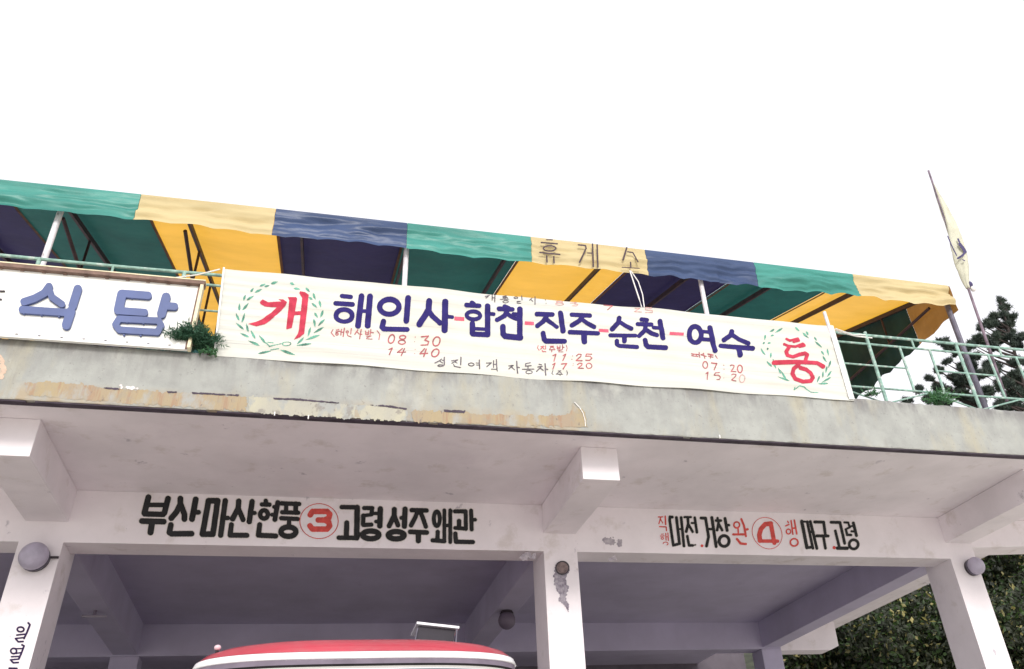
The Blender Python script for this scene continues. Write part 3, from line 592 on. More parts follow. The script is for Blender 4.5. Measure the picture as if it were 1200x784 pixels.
tiny = [ # (region, material, name, strokes)
 (A1, thin_red, 'bracket_mark', [S((112,92),(88,130),(130,180),w=9)]),
 (A1, thin_red, 'letter', [S((155,98),(190,90),w=10), S((150,122),(205,110),w=11), ell(165,148,17,14,11), S((225,88),(215,160),w=11), S((262,75),(245,180),w=12), S((215,125),(255,120),w=10)]),
 (A1, thin_red, 'letter', [ell(300,120,16,13,10), S((352,80),(345,145),w=11), S((300,150),(305,168),(350,185),w=9)]),
 (A1, thin_red, 'letter', [S((437,95),(398,150),w=11), S((428,118),(455,145),w=9), S((482,90),(462,210),w=11), S((468,145),(492,150),w=9)]),
 (A1, thin_red, 'letter', [S((540,108),(540,150),(580,150),(580,105),w=9), S((540,130),(580,130),w=8), S((608,88),(600,150),w=10), S((605,125),(642,130),w=9), S((548,172),(614,168),(560,190),(552,206),(628,210),w=7)]),
 (A1, thin_red, 'bracket_mark', [S((690,105),(726,150),(714,215),w=8)]),
 (A1, thin_red, 'digit', [ell(878,210,40,54,14,ph=-.25)]), (A1, thin_red, 'digit', [ell(1024,190,40,22,13), ell(1015,250,45,27,13)]),
 (A1, thin_red, 'digit', [S((848,345),(890,328),(850,418),w=12)]), (A1, thin_red, 'digit', [S((1022,335),(955,386),(1065,380),w=11), S((1050,335),(1005,430),w=12)]),
 (T1, thin_red, 'digit', [S((683,464),(733,459),(708,485),(735,495),(728,517),(682,519),w=7)]), (T1, thin_red, 'digit', [ell(790,495,25,30,8,ph=-.2)]),
 (T1, thin_red, 'digit', [S((706,545),(674,580),(728,577),w=7), S((718,548),(700,600),w=8)]), (T1, thin_red, 'digit', [ell(782,575,26,27,8,ph=-.3)]),
 (A2, thin_red, 'bracket_mark', [S((405,105),(395,135),(415,165),w=6)]),
 (A2, thin_red, 'letter', [S((435,118),(472,114),w=9), S((462,118),(430,150),w=9), S((458,130),(474,150),w=8), S((490,108),(491,150),w=9), S((450,162),(452,180),(492,181),w=8)]),
 (A2, thin_red, 'letter', [S((542,115),(585,115),w=8), S((568,118),(540,142),w=8), S((565,122),(590,140),w=8), S((533,157),(600,157),w=9), S((562,158),(560,185),w=9)]),
 (A2, thin_red, 'letter', [S((625,112),(625,146),(657,146),(657,112),w=8), S((625,130),(655,130),w=7), S((686,103),(686,150),w=9), S((688,130),(706,130),w=8), S((630,163),(682,160),(642,174),(642,186),(692,186),w=6)]),
 (A2, thin_red, 'bracket_mark', [S((730,108),(741,140),(730,176),w=6)]),
 (A2, thin_red, 'digit', [S((576,226),(610,212),(588,290),w=10)]), (A2, thin_red, 'digit', [S((694,228),(724,213),(690,285),w=10)]),
 (A2, thin_red, 'digit', [S((846,236),(870,214),(902,218),(900,238),(846,286),(916,290),w=10)]), (A2, thin_red, 'digit', [S((1026,214),(966,212),(955,240),(1005,238),(1028,262),(1000,288),(955,284),w=9)]),
 (A2, thin_red, 'digit', [S((572,332),(600,315),(574,382),w=10)]), (A2, thin_red, 'digit', [S((672,326),(735,321),(692,385),w=11)]),
 (A2, thin_red, 'digit', [S((860,336),(885,316),(915,322),(908,344),(866,378),(928,381),w=10)]), (A2, thin_red, 'digit', [ell(995,350,33,32,9)]),
 (A2, thin_blk, 'letter', [S((62,343),(112,336),(60,378),w=10), S((88,352),(128,386),w=10), S((152,290),(163,428),w=13), S((160,355),(186,361),w=10)]),
 (A2, thin_blk, 'letter', [S((256,318),(312,306),w=9), S((256,318),(256,345),(322,340),w=9), S((286,345),(286,376),w=9), S((220,380),(356,378),w=9), ell(298,414,38,20,8)]),
 (A2, thin_blk, 'letter', [S((412,326),(442,331),w=9), S((400,356),(452,350),w=10), S((444,350),(385,406),w=10), S((430,370),(466,396),w=10), S((484,320),(492,452),w=13), S((492,380),(516,385),w=9)]),
 (A2, thin_blk, 'bracket_mark', [S((577,400),(565,430),(578,448),w=6)]),
 (A2, thin_blk, 'letter', [S((638,404),(668,404),w=7), S((656,408),(625,434),w=7), S((655,415),(677,430),w=7), S((612,440),(692,444),w=7), S((658,442),(659,458),w=7)]),
 (A2, thin_blk, 'bracket_mark', [S((735,405),(746,430),(738,456),w=6)]),
 (A3, thin_blk, 'letter', [S((200,272),(172,298),(110,327),w=12), S((172,300),(215,327),w=10), S((242,245),(240,350),w=15), S((212,290),(240,290),w=10), ell(190,362,40,10,9)]),
 (A3, thin_blk, 'letter', [S((345,296),(432,280),w=11), S((425,285),(345,332),w=11), S((385,307),(420,327),w=10), S((476,243),(471,350),w=15), S((370,345),(382,373),(470,389),w=10)]),
 (A3, thin_blk, 'letter', [ell(620,344,40,21,12), S((690,320),(735,322),w=9), S((690,350),(735,350),w=9), S((736,278),(738,402),w=14)]),
 (A3, thin_blk, 'letter', [S((835,318),(905,312),(838,372),w=11), S((936,283),(936,378),w=12), S((976,268),(984,400),w=14), S((936,332),(976,332),w=9), S((905,405),(985,405),(988,430),w=10)]),
 (A4, thin_blk, 'letter', [S((100,98),(160,82),(112,118),w=9), S((197,74),(200,145),w=11), S((236,78),(236,170),w=12), S((200,115),(236,115),w=8)]),
 (A4, thin_blk, 'letter', [S((345,98),(395,88),w=8), S((350,108),(405,104),w=7), S((350,120),(415,118),w=8), S((382,120),(382,134),w=8), S((312,136),(432,136),w=7), ell(388,168,38,15,7)]),
 (A4, thin_blk, 'letter', [ell(530,118,28,12,8), S((612,92),(616,150),w=11), S((545,168),(598,166),(548,180),(548,194),(602,194),w=6)]),
 (A4, thin_blk, 'letter', [S((758,122),(720,156),w=9), S((742,148),(768,172),w=9), S((798,108),(798,212),w=12)]),
 (A5, faint_red, 'digit', [ell(128,126,32,8,6), ell(130,150,40,12,6)]), (A5, faint_red, 'digit', [S((240,138),(302,130),(275,145),(316,152),(300,166),(258,166),w=6)]),
 (A5, thin_red, 'digit', [S((575,158),(660,166),(612,206),w=7)]),
 (A5, faint_red, 'digit', [S((885,196),(930,198),(878,230),(948,234),w=6)]), (A5, faint_red, 'digit', [S((1048,200),(990,194),(988,214),(1056,222),(1058,242),(985,240),w=6)]),
 (A6, thin_red, 'letter', [S((120,150),(232,162),w=13), S((120,182),(222,194),w=11), S((240,130),(250,210),w=12), ell(170,172,30,16,8)]),
 (A6, thin_red, 'letter', [S((310,138),(330,225),w=11), S((268,162),(352,186),w=12), S((300,150),(275,160),w=9)]),
 (A6, thin_red, 'letter', [S((380,150),(460,165),w=16), S((390,182),(462,196),w=12), S((425,150),(420,215),w=10), S((500,170),(530,212),w=9)]),
 (A6, thin_red, 'digit', [ell(335,325,38,53,13)]), (A6, thin_red, 'digit', [S((435,290),(520,300),(474,400),w=14)]),
 (A6, thin_red, 'digit', [S((735,326),(760,314),(795,322),(790,352),(745,416),(820,418),w=12)]), (A6, thin_red, 'digit', [ell(886,374,38,60,15)]),
 (A6, thin_red, 'digit', [S((345,462),(374,440),(368,548),w=12)]), (A6, thin_red, 'digit', [S((562,440),(490,450),(472,482),(545,484),(578,512),(560,545),(520,545),w=10)]),
 (A6, thin_red, 'digit', [S((748,474),(775,458),(822,466),(815,492),(755,548),(825,562),w=11)]), (A6, faint_red, 'digit', [ell(920,525,42,58,10)]),
]
for R, mm_, nm, s in tiny: glyph(nm, conv(R, s), .28, PBN(.004), mm_, cl, wob=.2, grow=.12)
for R, a, b, w_, mm_ in ((T1, (640,465), (637,494), 6, thin_red), (T1, (640,550), (637,578), 6, thin_red), (A2, (802,236), (796,272), 11, thin_red), (A2, (812,326), (808,348), 10, thin_red),
                         (A4, (945,150), (952,200), 14, thin_blk), (A6, (630,322), (632,388), 15, thin_red), (A6, (628,462), (630,520), 12, faint_red)): colon(R, a, b, w_, mm_)
W1 = (250, 310, 7.127); W2 = (880, 370, 7.838)
glyph('letter', conv(W1, [PG((388,322),(412,300),(460,325),(520,322),(572,320),(540,298),(585,300),(615,325),(605,352),(560,398),(500,455),(430,505),(360,520),(290,500),(350,485),(420,455),(480,410),(530,364),(480,362),(430,355),(395,335)),
    PG((622,282),(690,283),(700,294),(686,380),(656,540),(608,550),(634,310)), bar(672,417,740,414,32), PG((718,252),(725,236),(765,243),(796,265),(782,400),(758,590),(722,618),(672,636),(705,590),(714,555),(742,292))]), .5, PBN(.004), red_ink, cl)
glyph('letter', conv(W2, [S((318,222),(350,238),(425,215),(433,236),(385,248),w=17), S((298,270),(335,286),(400,292),(470,266),(485,280),(440,292),w=19), S((345,292),(318,335),(330,372),(380,385),(440,362),(490,352),(512,366),(490,425),w=29),
    S((205,438),(420,434),(600,442),(655,474),w=33), S((430,460),(388,490),(372,540),(400,588),(470,614),(540,608),(560,578),(540,530),(500,500),(450,486),w=31)]), .45, PBN(.005), red_ink, cl, grow=.35)
L1 = [(385,190,440,165),(310,235,337,200),(252,305,270,255),(217,392,218,325),(217,472,188,410),(257,547,188,490),(302,612,222,572),(388,682,290,640),(478,168,540,153),(425,192,470,182),(345,238,410,210),(278,305,342,262),(240,387,297,322),(238,490,265,408),(292,567,275,495),(352,627,312,550),(437,667,380,590),
      (640,165,677,180),(670,208,728,217),(770,203,807,242),(796,283,830,307),(832,250,852,307),(820,333,867,377),(883,308,897,375),(843,410,872,457),(917,393,893,457),(838,465,850,540),(932,468,870,530),(812,535,788,617),(922,535,833,587),(757,618,695,682),(892,600,763,642),(822,674,690,690)]
L2 = [(285,122,215,162),(212,130,165,155),(205,182,172,197),(125,180,118,232),(178,255,142,262),(120,250,100,270),(152,300,146,322),(127,372,85,300),(182,340,170,402),(192,472,135,420),(227,492,190,400),(268,542,245,480),(322,602,265,505),(352,607,240,565),
      (395,110,442,152),(500,150,527,182),(580,195,602,237),(470,160,532,212),(580,240,652,302),(695,308,707,372),(638,325,667,367),(655,375,692,432),(732,410,700,492),(690,470,684,532),(737,510,690,572),(660,515,650,582),(732,570,640,622),(624,560,598,622),(707,627,600,634)]
for W_, Lz, lw, bow_ in ((W1, L1, 15, [[S((440,660),(470,690),(500,682),w=9), S((455,655),(500,662),w=7)], [ell(612,672,36,15,7), S((500,682),(580,668),w=6)], [leafp(370,748,490,722,20)], [S((480,716),(545,708),w=7)], [leafp(560,718,690,765,22)]]),
                         (W2, L2, 13, [[S((400,662),(392,686),(395,684),(440,650),(482,662),(545,708),(610,712),w=8)]])):
    for q_ in Lz: glyph('wreath_leaf', conv(W_, [leafp(*q_, lw*1.35)]), .3, PBN(.003), leaf_ink, cl, wob=.3)
    for b_ in bow_: glyph('wreath_ribbon', conv(W_, b_), .3, PBN(.003), leaf_ink, cl, wob=.3)
# ================================================================== ropes
def rope(pts, r, label):
    o = MB().tube(pts, r, 6).build('rope', rope_m); tag(o, label, 'rope'); return o
q = lambda u, v_, Y: tuple(at(u, v_, 1, Y))
rope([q(258, 315.5, 8.19), q(232, 322, 8.25), q(202, 326, 8.30), q(199, 329, 8.31)], .008, 'white cord tying the upper left banner corner to the rail')
rope([q(972, 384, 8.18), q(985, 389, 8.22), q(1003, 394, 8.28), q(1022, 396, 8.31)], .009, 'white cord from the upper right banner corner to the railing post')
rope([q(979, 385, 8.17), q(1000, 392.5, 8.24), q(1015, 392.5, 8.30)], .007, 'second thinner cord beside the right end of the banner')
rope([q(738, 317, 8.56), q(743, 332, 8.45), q(749, 350, 8.3), q(752, 360, 8.2)], .009, 'white rope hanging from the awning edge to the banner top, left strand')
rope([q(739, 317, 8.57), q(748, 330, 8.45), q(753, 345, 8.3), q(755, 360, 8.2)], .007, 'white rope hanging from the awning edge to the banner top, right strand')

# ================================================================== left signboard
YS = 8.10
sg = root('signboard', (-4.0, YS, 4.6), 'white sign board with raised blue letters in a brown frame left of the banner', 'signboard')
PS = lambda dy: (lambda u, v: (at(u, v, 1, YS)[0], YS-dy, at(u, v, 1, YS)[2]))
xr_ = at(232, 370, 1, YS)[0]; zt = at(118, 325.5, 1, YS)[2]; zb = at(100, 401, 1, YS)[2]
xr_ = at(229, 365, 1, YS)[0]
MB().box(-8.2, xr_, YS, YS+.04, zb, zt).build('board', sign_white, sg)
MB().box(-8.2, xr_+.04, YS-.055, YS+.06, zt+.001, zt+.040).build('frame', sign_frame, sg)
MB().box(-8.2, xr_+.045, YS-.06, YS+.06, zt+.041, zt+.053).build('trim', sign_trim, sg)
MB().box(xr_+.001, xr_+.032, YS-.05, YS+.05, zb, zt).build('frame', sign_trim, sg)
MB().box(xr_-.022, xr_, YS-.012, YS-.001, zb, zt).build('frame', sign_frame, sg)
x = -8.1
while x < xr_-.05:
    MB().box(x-.018, x+.018, YS-.03, YS-.001, zt-.010, zt).build('clip', sign_frame, sg)
    p = (x-.05, zb+.035)
    MB().box(p[0]-.011, p[0]+.011, YS-.008, YS-.001, p[1]-.004, p[1]+.003).build('clip', pole_grey, sg)
    x += .197
G1 = (0, 290, 6.533); G2 = (130, 290, 6.03)
sl1 = [(G1, [S((380,312),(345,362),(270,402),(190,428),w=52), S((385,345),(402,392),(478,446),w=46)]+[S((600,330),(560,458),w=58), S((176,488),(330,498),(540,512),w=50), S((547,500),(512,605),w=62)]),
       (G2, [S((265,350),(85,336),w=48), S((80,342),(56,452),w=60), S((60,458),(240,470),w=46), S((392,362),(360,478),w=58), S((410,425),(452,427),w=46), S((60,515),(340,528),(358,562),(330,608),(62,592),(34,556),(60,515),w=40)])]
for R, s in sl1:
    glyph('letter', conv(R, s), .6, PS(.001), sign_letter, sg, depth=.032, wob=.05, grow=.45)
glyph('letter', conv(G1, [S((-60,338),(38,340),w=7), S((-60,404),(14,402),w=7)]), .4, PS(.001), lamp_dark, sg, depth=.02)
for R, pts in ((G1, ((188,518),(322,528),(456,540))), (G2, ((95,628),(212,632),(118,540),(232,548),(152,368)))):
    for (a, b) in pts:
        p = at(R[0]+a/R[2], R[1]+b/R[2], 1, YS); MB().box(p[0]-.008, p[0]+.008, YS-.03, YS-.002, p[2]-.006, p[2]+.006).build('clip', sign_letter, sg)

# ================================================================== awning
YA, ZA, SL = 8.60, 6.92, math.tan(math.radians(17)); YE = 18.6
aw = root('awning', (2.5, YA, 4.15), 'green, tan and blue striped fabric awning on thin posts over the deck', 'awning')
seams = [-8.85, -7.25, -5.63, -3.97, -2.435, -.905, .705, 2.335, 3.95, 5.60, 7.205, 8.85]
fab = [green_f, tan_f, blue_f, green_f, tan_f, blue_f, green_f, tan_f, blue_f, green_f, tan_f]
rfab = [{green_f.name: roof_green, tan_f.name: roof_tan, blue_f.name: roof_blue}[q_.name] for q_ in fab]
vfab = [tan_v if q_ is tan_f else q_ for q_ in fab]
raf = [-3.33+1.365*k for k in range(-4, 9)]+[8.80]
def sag(x, y):
    # fabric rests on the rafters and sags between them
    xs_ = sorted(raf); k = 0
    for a, b in zip(xs_[:-1], xs_[1:]):
        if a <= x <= b: return -.045*math.sin(math.pi*(x-a)/(b-a))*min(1, (y-YA)/.6)
    return 0
up = lambda x: .035*max(0., 1-((x-2.5)/6.3)**2)
def vbot(x):
    s = 1 if x < 4 else 1.5
    return -.415+s*(.022*abs(math.sin(x*7.3+1.2*math.sin(x*1.1)))+.012*math.sin(x*2.9+1)+.012*mn.noise(Vector((x*5, 0, 0))))
pv = []
for i, (a, b) in enumerate(zip(seams[:-1], seams[1:])):
    lab = ['green', 'tan', 'blue'][i % 3]
    nx, ny = 16, 26; v = []; f = []
    for j in range(ny+1):
        y = YA+(YE-YA)*(j/ny)**1.3
        for k in range(nx+1):
            x = a+.002+(b-a-.004)*k/nx
            v.append((x, y, ZA+up(x)+SL*(y-YA)+sag(x, y)))
    for j in range(ny):
        for k in range(nx): p = j*(nx+1)+k; f.append((p, p+1, p+nx+2, p+nx+1))
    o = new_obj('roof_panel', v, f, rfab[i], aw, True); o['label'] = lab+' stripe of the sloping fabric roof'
    nx, nz = 90, 20; v = []; f = []
    for j in range(nz+1):
        t_ = j/nz
        for k in range(nx+1):
            x = a+.002+(b-a-.004)*k/nx; z = ZA-.003+up(x)*(1-t_)+t_*vbot(x)
            wv = (.050*mn.noise(Vector((x*.9, t_*3.2+x*.25, 3.7)))+.030*mn.noise(Vector((x*1.7+t_, t_*7.5-x*.3, 9.1)))+.012*mn.noise(Vector((x*5., t_*13., 1.3)))-.006)*min(1, t_*3)*(1 if x < 5 else 1.4)
            slant = .012*(1-t_)
            v.append((x-.10*t_*0, YA-.012-wv-.03*t_, z))
    for j in range(nz):
        for k in range(nx): p = j*(nx+1)+k; f.append((p, p+nx+1, p+nx+2, p+1)[::-1])
    o = new_obj('valance_panel', v, f, vfab[i], aw, True); o['label'] = lab+' stretch of the hanging front valance'; pv.append(o)
# seam tapes
for s_ in seams[1:-1]:
    MB().box(s_-.018, s_+.018, YA+.03, YE, 0, 0).v
    vv = [(s_-.02, YA+.03, ZA+SL*.03-.012+sag(s_, YA+.03)), (s_+.02, YA+.03, ZA+SL*.03-.012+sag(s_, YA+.03))]; ff = []
    for j in range(1, 13):
        y = YA+.03+(YE-YA-.05)*j/12; zz = ZA+SL*(y-YA)+sag(s_, y)-.012
        vv += [(s_-.02, y, zz), (s_+.02, y, zz)]; ff.append((2*j-2, 2*j-1, 2*j+1, 2*j))
    new_obj('seam_tape', vv, ff, seam_f, aw)
# lettering on the tan valance panel
AR = (620, 265, 8)
def PV(u, v):
    p = at(u, v, 1, YA-.06); return (p[0], YA-.075, p[2])
for s in ([S((162,134),(215,135),w=12), S((112,160),(262,172),w=14), ell(190,215,58,25,14), S((98,253),(285,272),w=14), S((162,285),(166,342),w=14), S((228,292),(232,350),w=14)],
          [S((460,182),(525,188),(532,215),(470,345),w=15), S((545,258),(595,260),w=11), S((592,175),(600,385),w=15), S((635,182),(642,390),w=15)],
          [S((912,210),(878,322),w=17), S((920,246),(970,255),(1018,340),w=12), S((948,345),(950,388),w=14), S((868,392),(1030,402),w=9)]):
    glyph('letter', conv(AR, s), .35, PV, brown_ink, pv[7])
# eave pipe, rafters, trusses
MB().tube([(-8.85, YA+.035, ZA-.035), (8.86, YA+.035, ZA-.035)], .022, 8).build('eave_pipe', truss_m, aw)
MB().tube([(-8.85, YE-.05, ZA+SL*(YE-YA)-.09), (8.86, YE-.05, ZA+SL*(YE-YA)-.09)], .03, 8).build('ridge_pipe', truss_m, aw)
for x in raf:
    MB().box(x-.022, x+.022, 0, 0, 0, 0)
    p = [(x-.017, YA+.05, ZA-.085), (x+.017, YA+.05, ZA-.085), (x+.017, YE-.1, ZA+SL*(YE-YA-.1)-.105), (x-.017, YE-.1, ZA+SL*(YE-YA-.1)-.105),
         (x-.017, YA+.05, ZA-.012), (x+.017, YA+.05, ZA-.012), (x+.017, YE-.1, ZA+SL*(YE-YA-.1)-.03), (x-.017, YE-.1, ZA+SL*(YE-YA-.1)-.03)]
    MB().hexa(p).build('rafter', truss_m, aw)
zc = ZA-.12
for x, k0 in ((-3.33, 0), (-1.965, 1), (8.80, 0)):
    tr = MB().tube([(x, YA+.45, zc+(.0)), (x, YE-.2, zc)], .024, 8).build('truss', truss_m, aw)
    for j, y in enumerate(np.arange(YA+1.55, YE-.5, 1.35)):
        MB().tube([(x, y, zc), (x, y, ZA+SL*(y-YA)-.09)], .018, 6).build('strut', truss_m, tr)
# gable curtain at the right-hand end: tan by the front, green behind
def gable(y0, y1, m_, nm):
    ny, nz = int((y1-y0)*16)+4, 8; v = []; f = []
    for i in range(ny+1):
        y = y0+(y1-y0)*i/ny; zt_ = ZA+SL*(y-YA)-.004; zb_ = 6.42+.06*abs(math.sin((y-YA)*5.2))+.05*math.exp(-(y-YA)*4)
        for j in range(nz+1):
            t_ = j/nz; v.append((8.875+.018*math.sin(y*9+j*.5)*t_+.01*math.sin(y*23)*t_, y, zt_+(zb_-zt_)*t_))
    for i in range(ny):
        for j in range(nz): p = i*(nz+1)+j; f.append((p, p+1, p+nz+2, p+nz+1))
    o = new_obj('gable_curtain', v, f, m_, aw, True); o['label'] = nm+' length of the end curtain'
gab_t = mat('brown_lit_gable_fabric', (.34, .19, .075), .7, .15, 2., .4, 6., bdist=.02, trans=(.55, .26, .05), tfac=.35)  # gable copies of the awning fabrics, blocked sun put into darker colours
gab_g = mat('shaded_green_gable_fabric', (.012, .045, .038), .7, .3, 1.1, .4, 6., bdist=.02, trans=(.006, .035, .03), tfac=.3)
gab_b = mat('shaded_navy_gable_fabric', (.014, .012, .03), .7, .3, 1.1, .4, 6., bdist=.02)
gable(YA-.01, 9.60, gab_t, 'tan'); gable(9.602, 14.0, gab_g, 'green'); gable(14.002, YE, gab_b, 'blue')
# posts
MB().tube([(-3.235, 8.70, 4.15), (-3.25, 8.70, 6.88)], .034, 12).build('post', pole_white, aw)
MB().tube([(.71, 8.70, 4.15), (.72, 8.70, 6.88)], .032, 12).build('post', pole_white, aw)
MB().tube([(4.765, 8.70, 4.15), (4.77, 8.70, 6.88)], .032, 12).build('post', pole_white, aw)
MB().tube([(8.77, 8.70, 4.15), (8.81, 8.70, 6.88)], .042, 12).build('post', pole_grey, aw)
MB().tube([(-7.3, 8.70, 4.15), (-7.3, 8.70, 6.88)], .034, 12).build('post', pole_white, aw)
for x in (-7.3, -3.2, .8, 4.8, 8.7): MB().tube([(x, YE-.1, 4.15), (x, YE-.1, ZA+SL*(YE-YA)-.1)], .04, 10).build('post', pole_grey, aw)

# ================================================================== flag
YFL = 8.42
fl = root('flag_on_pole', (8.88, YFL, ZT), 'furled cream flag on a thin leaning pole behind the railing', 'flag')
P0 = at(1180, 470, 1, YFL); P1 = at(1158, 405, 1, YFL); P2 = at(1134, 336, 1, YFL); P3 = at(1088, 200, 1, YFL)
MB().tube([P0, P1, P2, P3], [.022, .021, .019, .016], 10).build('pole', pole_dark, fl, True)
v = []; f = []; nl, na = 60, 20
for i in range(nl+1):
    s = i/nl; u = 1092+(1135-1092)*s; vv = 212+(338-212)*s
    env = [0, .22, .45, .62, .78, .92, 1.0, 1.0, .85, .55, .22]
    k = s*10; a = int(min(k, 9)); w_ = (env[a]+(env[a+1]-env[a])*(k-a))*.092+.014
    c = at(u+4.2*math.sin(math.pi*min(1, s*1.05)), vv, 1, YFL)
    for j in range(na):
        t_ = 2*math.pi*j/na; r_ = w_*(1+.22*math.sin(3*t_+s*7)+.10*math.sin(7*t_+s*17))
        v.append((c[0]+r_*math.cos(t_), c[1]+r_*.7*math.sin(t_), c[2]))
for i in range(nl):
    for j in range(na): f.append((i*na+j, i*na+(j+1) % na, (i+1)*na+(j+1) % na, (i+1)*na+j))
f.append(tuple(range(na))[::-1]); f.append(tuple(nl*na+j for j in range(na)))
fcl = new_obj('flag_cloth', v, f, flag_f, fl, True)
FR = (1070, 190, 4.9)
def PF(u, v_): p = at(u, v_, 1, YFL-.10); return tuple(p)
glyph('flag_print', conv(FR, [S((258,442),(266,458),w=10), S((268,470),(285,490),(300,515),w=17), S((298,515),(285,535),(258,552),w=12), S((285,560),(296,566),w=6)]), .35, PF, flag_ink, fcl)
glyph('flag_print', conv(FR, [S((192,425),(212,475),(242,535),w=7)]), .35, lambda u, v_: tuple(at(u+1.5, v_, 1, YFL-.085)), flag_ink, fcl)
kn = at(1136, 334, 1, YFL)
MB().sphere((kn[0], kn[1], kn[2]), .05, 12, 8, sz=1.3).build('tie_knot', flag_ink, fcl, True)
MB().sphere((kn[0]+.02, kn[1]-.02, kn[2]-.08), .04, 12, 8, sz=1.2).build('tie_knot', rope_m, fcl, True)

# ================================================================== bus
BX, BYE = .425, 16.5
bus = root('parked_bus', (BX, 11.5, ZG), 'red and white bus parked nose out under the deck', 'bus')
# profile: z (from eye), nose Y, half width, bow
PR = [(-1.25, 7.08, 1.16, .30), (-1.15, 6.98, 1.24, .34), (-.95, 6.94, 1.27, .38), (.20, 6.95, 1.275, .42), (.30, 6.955, 1.275, .42), (.34, 6.965, 1.27, .42), (1.350, 7.05, 1.235, .44), (1.358, 7.050, 1.235, .44),
      (1.371, 7.045, 1.237, .44), (1.376, 7.04, 1.240, .44), (1.384, 7.025, 1.255, .46), (1.425, 7.045, 1.262, .46), (1.430, 7.035, 1.270, .46), (1.478, 7.066, 1.255, .46), (1.483, 7.074, 1.250, .46),
      (1.54, 7.13, 1.20, .48), (1.585, 7.21, 1.12, .50), (1.62, 7.32, 1.00, .52), (1.650, 7.48, .82, .55), (1.672, 7.70, .60, .55), (1.685, 8.0, .35, .5), (1.690, 8.3, .02, .3)]
NB = 48
def ring(z, yn, hw, bow):
    pts = []
    for k in range(NB+1):
        t_ = math.pi*k/NB; c_, s_ = math.cos(t_), math.sin(t_)
        pts.append((BX-hw*math.copysign(abs(c_)**(2/3.4), c_), yn+bow-bow*abs(s_)**(2/2.1), z))
    back = BYE-(yn-6.95)
    pts += [(BX+hw, yn+bow+1.2, z), (BX+hw, back-.15, z), (BX+hw-min(.15, hw*.5), back, z), (BX-hw+min(.15, hw*.5), back, z), (BX-hw, back-.15, z), (BX-hw, yn+bow+1.2, z)]
    return pts
def band(i0, i1, name, m_, sm=True):
    v = []; f = []; L_ = NB+7
    for r_ in PR[i0:i1+1]: v += ring(*r_)
    for i in range(i1-i0):
        for k in range(L_): f.append((i*L_+k, i*L_+(k+1) % L_, (i+1)*L_+(k+1) % L_, (i+1)*L_+k))
    return new_obj(name, v, f, m_, bus, sm)
band(0, 3, 'lower_body', bus_white); band(3, 4, 'waist_stripe', bus_red); band(4, 5, 'window_seal', rubber)
gl = band(5, 6, 'windscreen', glass); band(6, 8, 'chrome_trim', chrome); band(8, 10, 'window_seal', rubber); band(10, 11, 'visor', bus_grey); band(11, 13, 'roof_stripe', bus_white); band(14, 17, 'roof_front', bus_red); band(17, len(PR)-1, 'roof', mat('grey_bus_roof', (.20, .18, .21), .5, .1, 3., .05))
band(13, 14, 'rain_gutter', chrome)
def bfront(x, z, d=0.):
    for a, b in zip(PR[:-1], PR[1:]):
        if a[0] <= z <= b[0]:
            t_ = (z-a[0])/(b[0]-a[0]); yn, hw, bow = [a[k]+(b[k]-a[k])*t_ for k in (1, 2, 3)]
            q_ = min(1, abs(x-BX)/hw); c_ = q_**(3.4/2); s_ = math.sqrt(max(0, 1-c_*c_)); return yn+bow-bow*s_**(2/2.1)-d
MB().tube([(BX, bfront(BX, .34, .012), .34), (BX, bfront(BX, 1.335, .012), 1.335)], .018, 8).build('windscreen_divider', chrome, bus)
for s_ in (-1, 1):
    h_ = MB().tube([(BX+s_*.86, bfront(BX+s_*.86, -.45)-.03, -.45), (BX+s_*.86, bfront(BX+s_*.86, -.45)+.05, -.45)], .13, 20).build('headlight', chrome, bus)
    MB().tube([(BX+s_*.86, bfront(BX+s_*.86, -.45)-.045, -.45), (BX+s_*.86, bfront(BX+s_*.86, -.45)-.031, -.45)], .11, 20).build('lens', sign_white, h_)
    MB().tube([(BX+s_*.3, bfront(BX, .34)-.02, .36), (BX+s_*.75, bfront(BX+s_*.4, .6)-.05, .80)], .01, 6).build('wiper', rubber, bus)
    for y in (9.1, 14.4):
        wh = MB().tube([(BX+s_*1.02, y, -1.1), (BX+s_*1.29, y, -1.1)], .5, 24).build('wheel', rubber, bus)
        MB().tube([(BX+s_*1.28, y, -1.1), (BX+s_*1.305, y, -1.1)], .26, 18).build('rim', chrome, wh)
    for k in range(6):
        MB().box(BX+s_*1.245-.02, BX+s_*1.245+.02, 8.75+k*1.25, 8.82+k*1.25, .36, 1.33).build('window_pillar', bus_white, bus)
MB().box(BX-1.1, BX+1.1, 6.86, 6.97, -1.25, -1.0, .03).build('bumper', chrome, bus)
# open roof hatch
hx0, hx1 = at(488, 736, 1, 8.15)[0], at(534, 738, 1, 8.15)[0]; zr_ = 1.67
zh = at(512, 733.5, 1, 8.15)[2]
ht = MB().hexa([(hx0, 8.13, zh+.014), (hx1+.03, 8.13, zh-.028), (hx1+.03, 8.6, zh-.028), (hx0, 8.6, zh+.014), (hx0, 8.13, zh+.034), (hx1+.03, 8.13, zh-.008), (hx1+.03, 8.6, zh-.008), (hx0, 8.6, zh+.034)]).build('roof_hatch', bus_white, bus)
MB().hexa([(hx0-.05, 8.17, zr_-.05), (hx1-.05, 8.17, zr_-.05), (hx1-.05, 8.19, zr_-.05), (hx0-.05, 8.19, zr_-.05), (hx0+.02, 8.17, zh+.005), (hx1+.0, 8.17, zh-.03), (hx1+.0, 8.19, zh-.03), (hx0+.02, 8.19, zh+.005)]).build('hatch_flap', mat('hatch_grey', (.035, .03, .04), .7), bus)
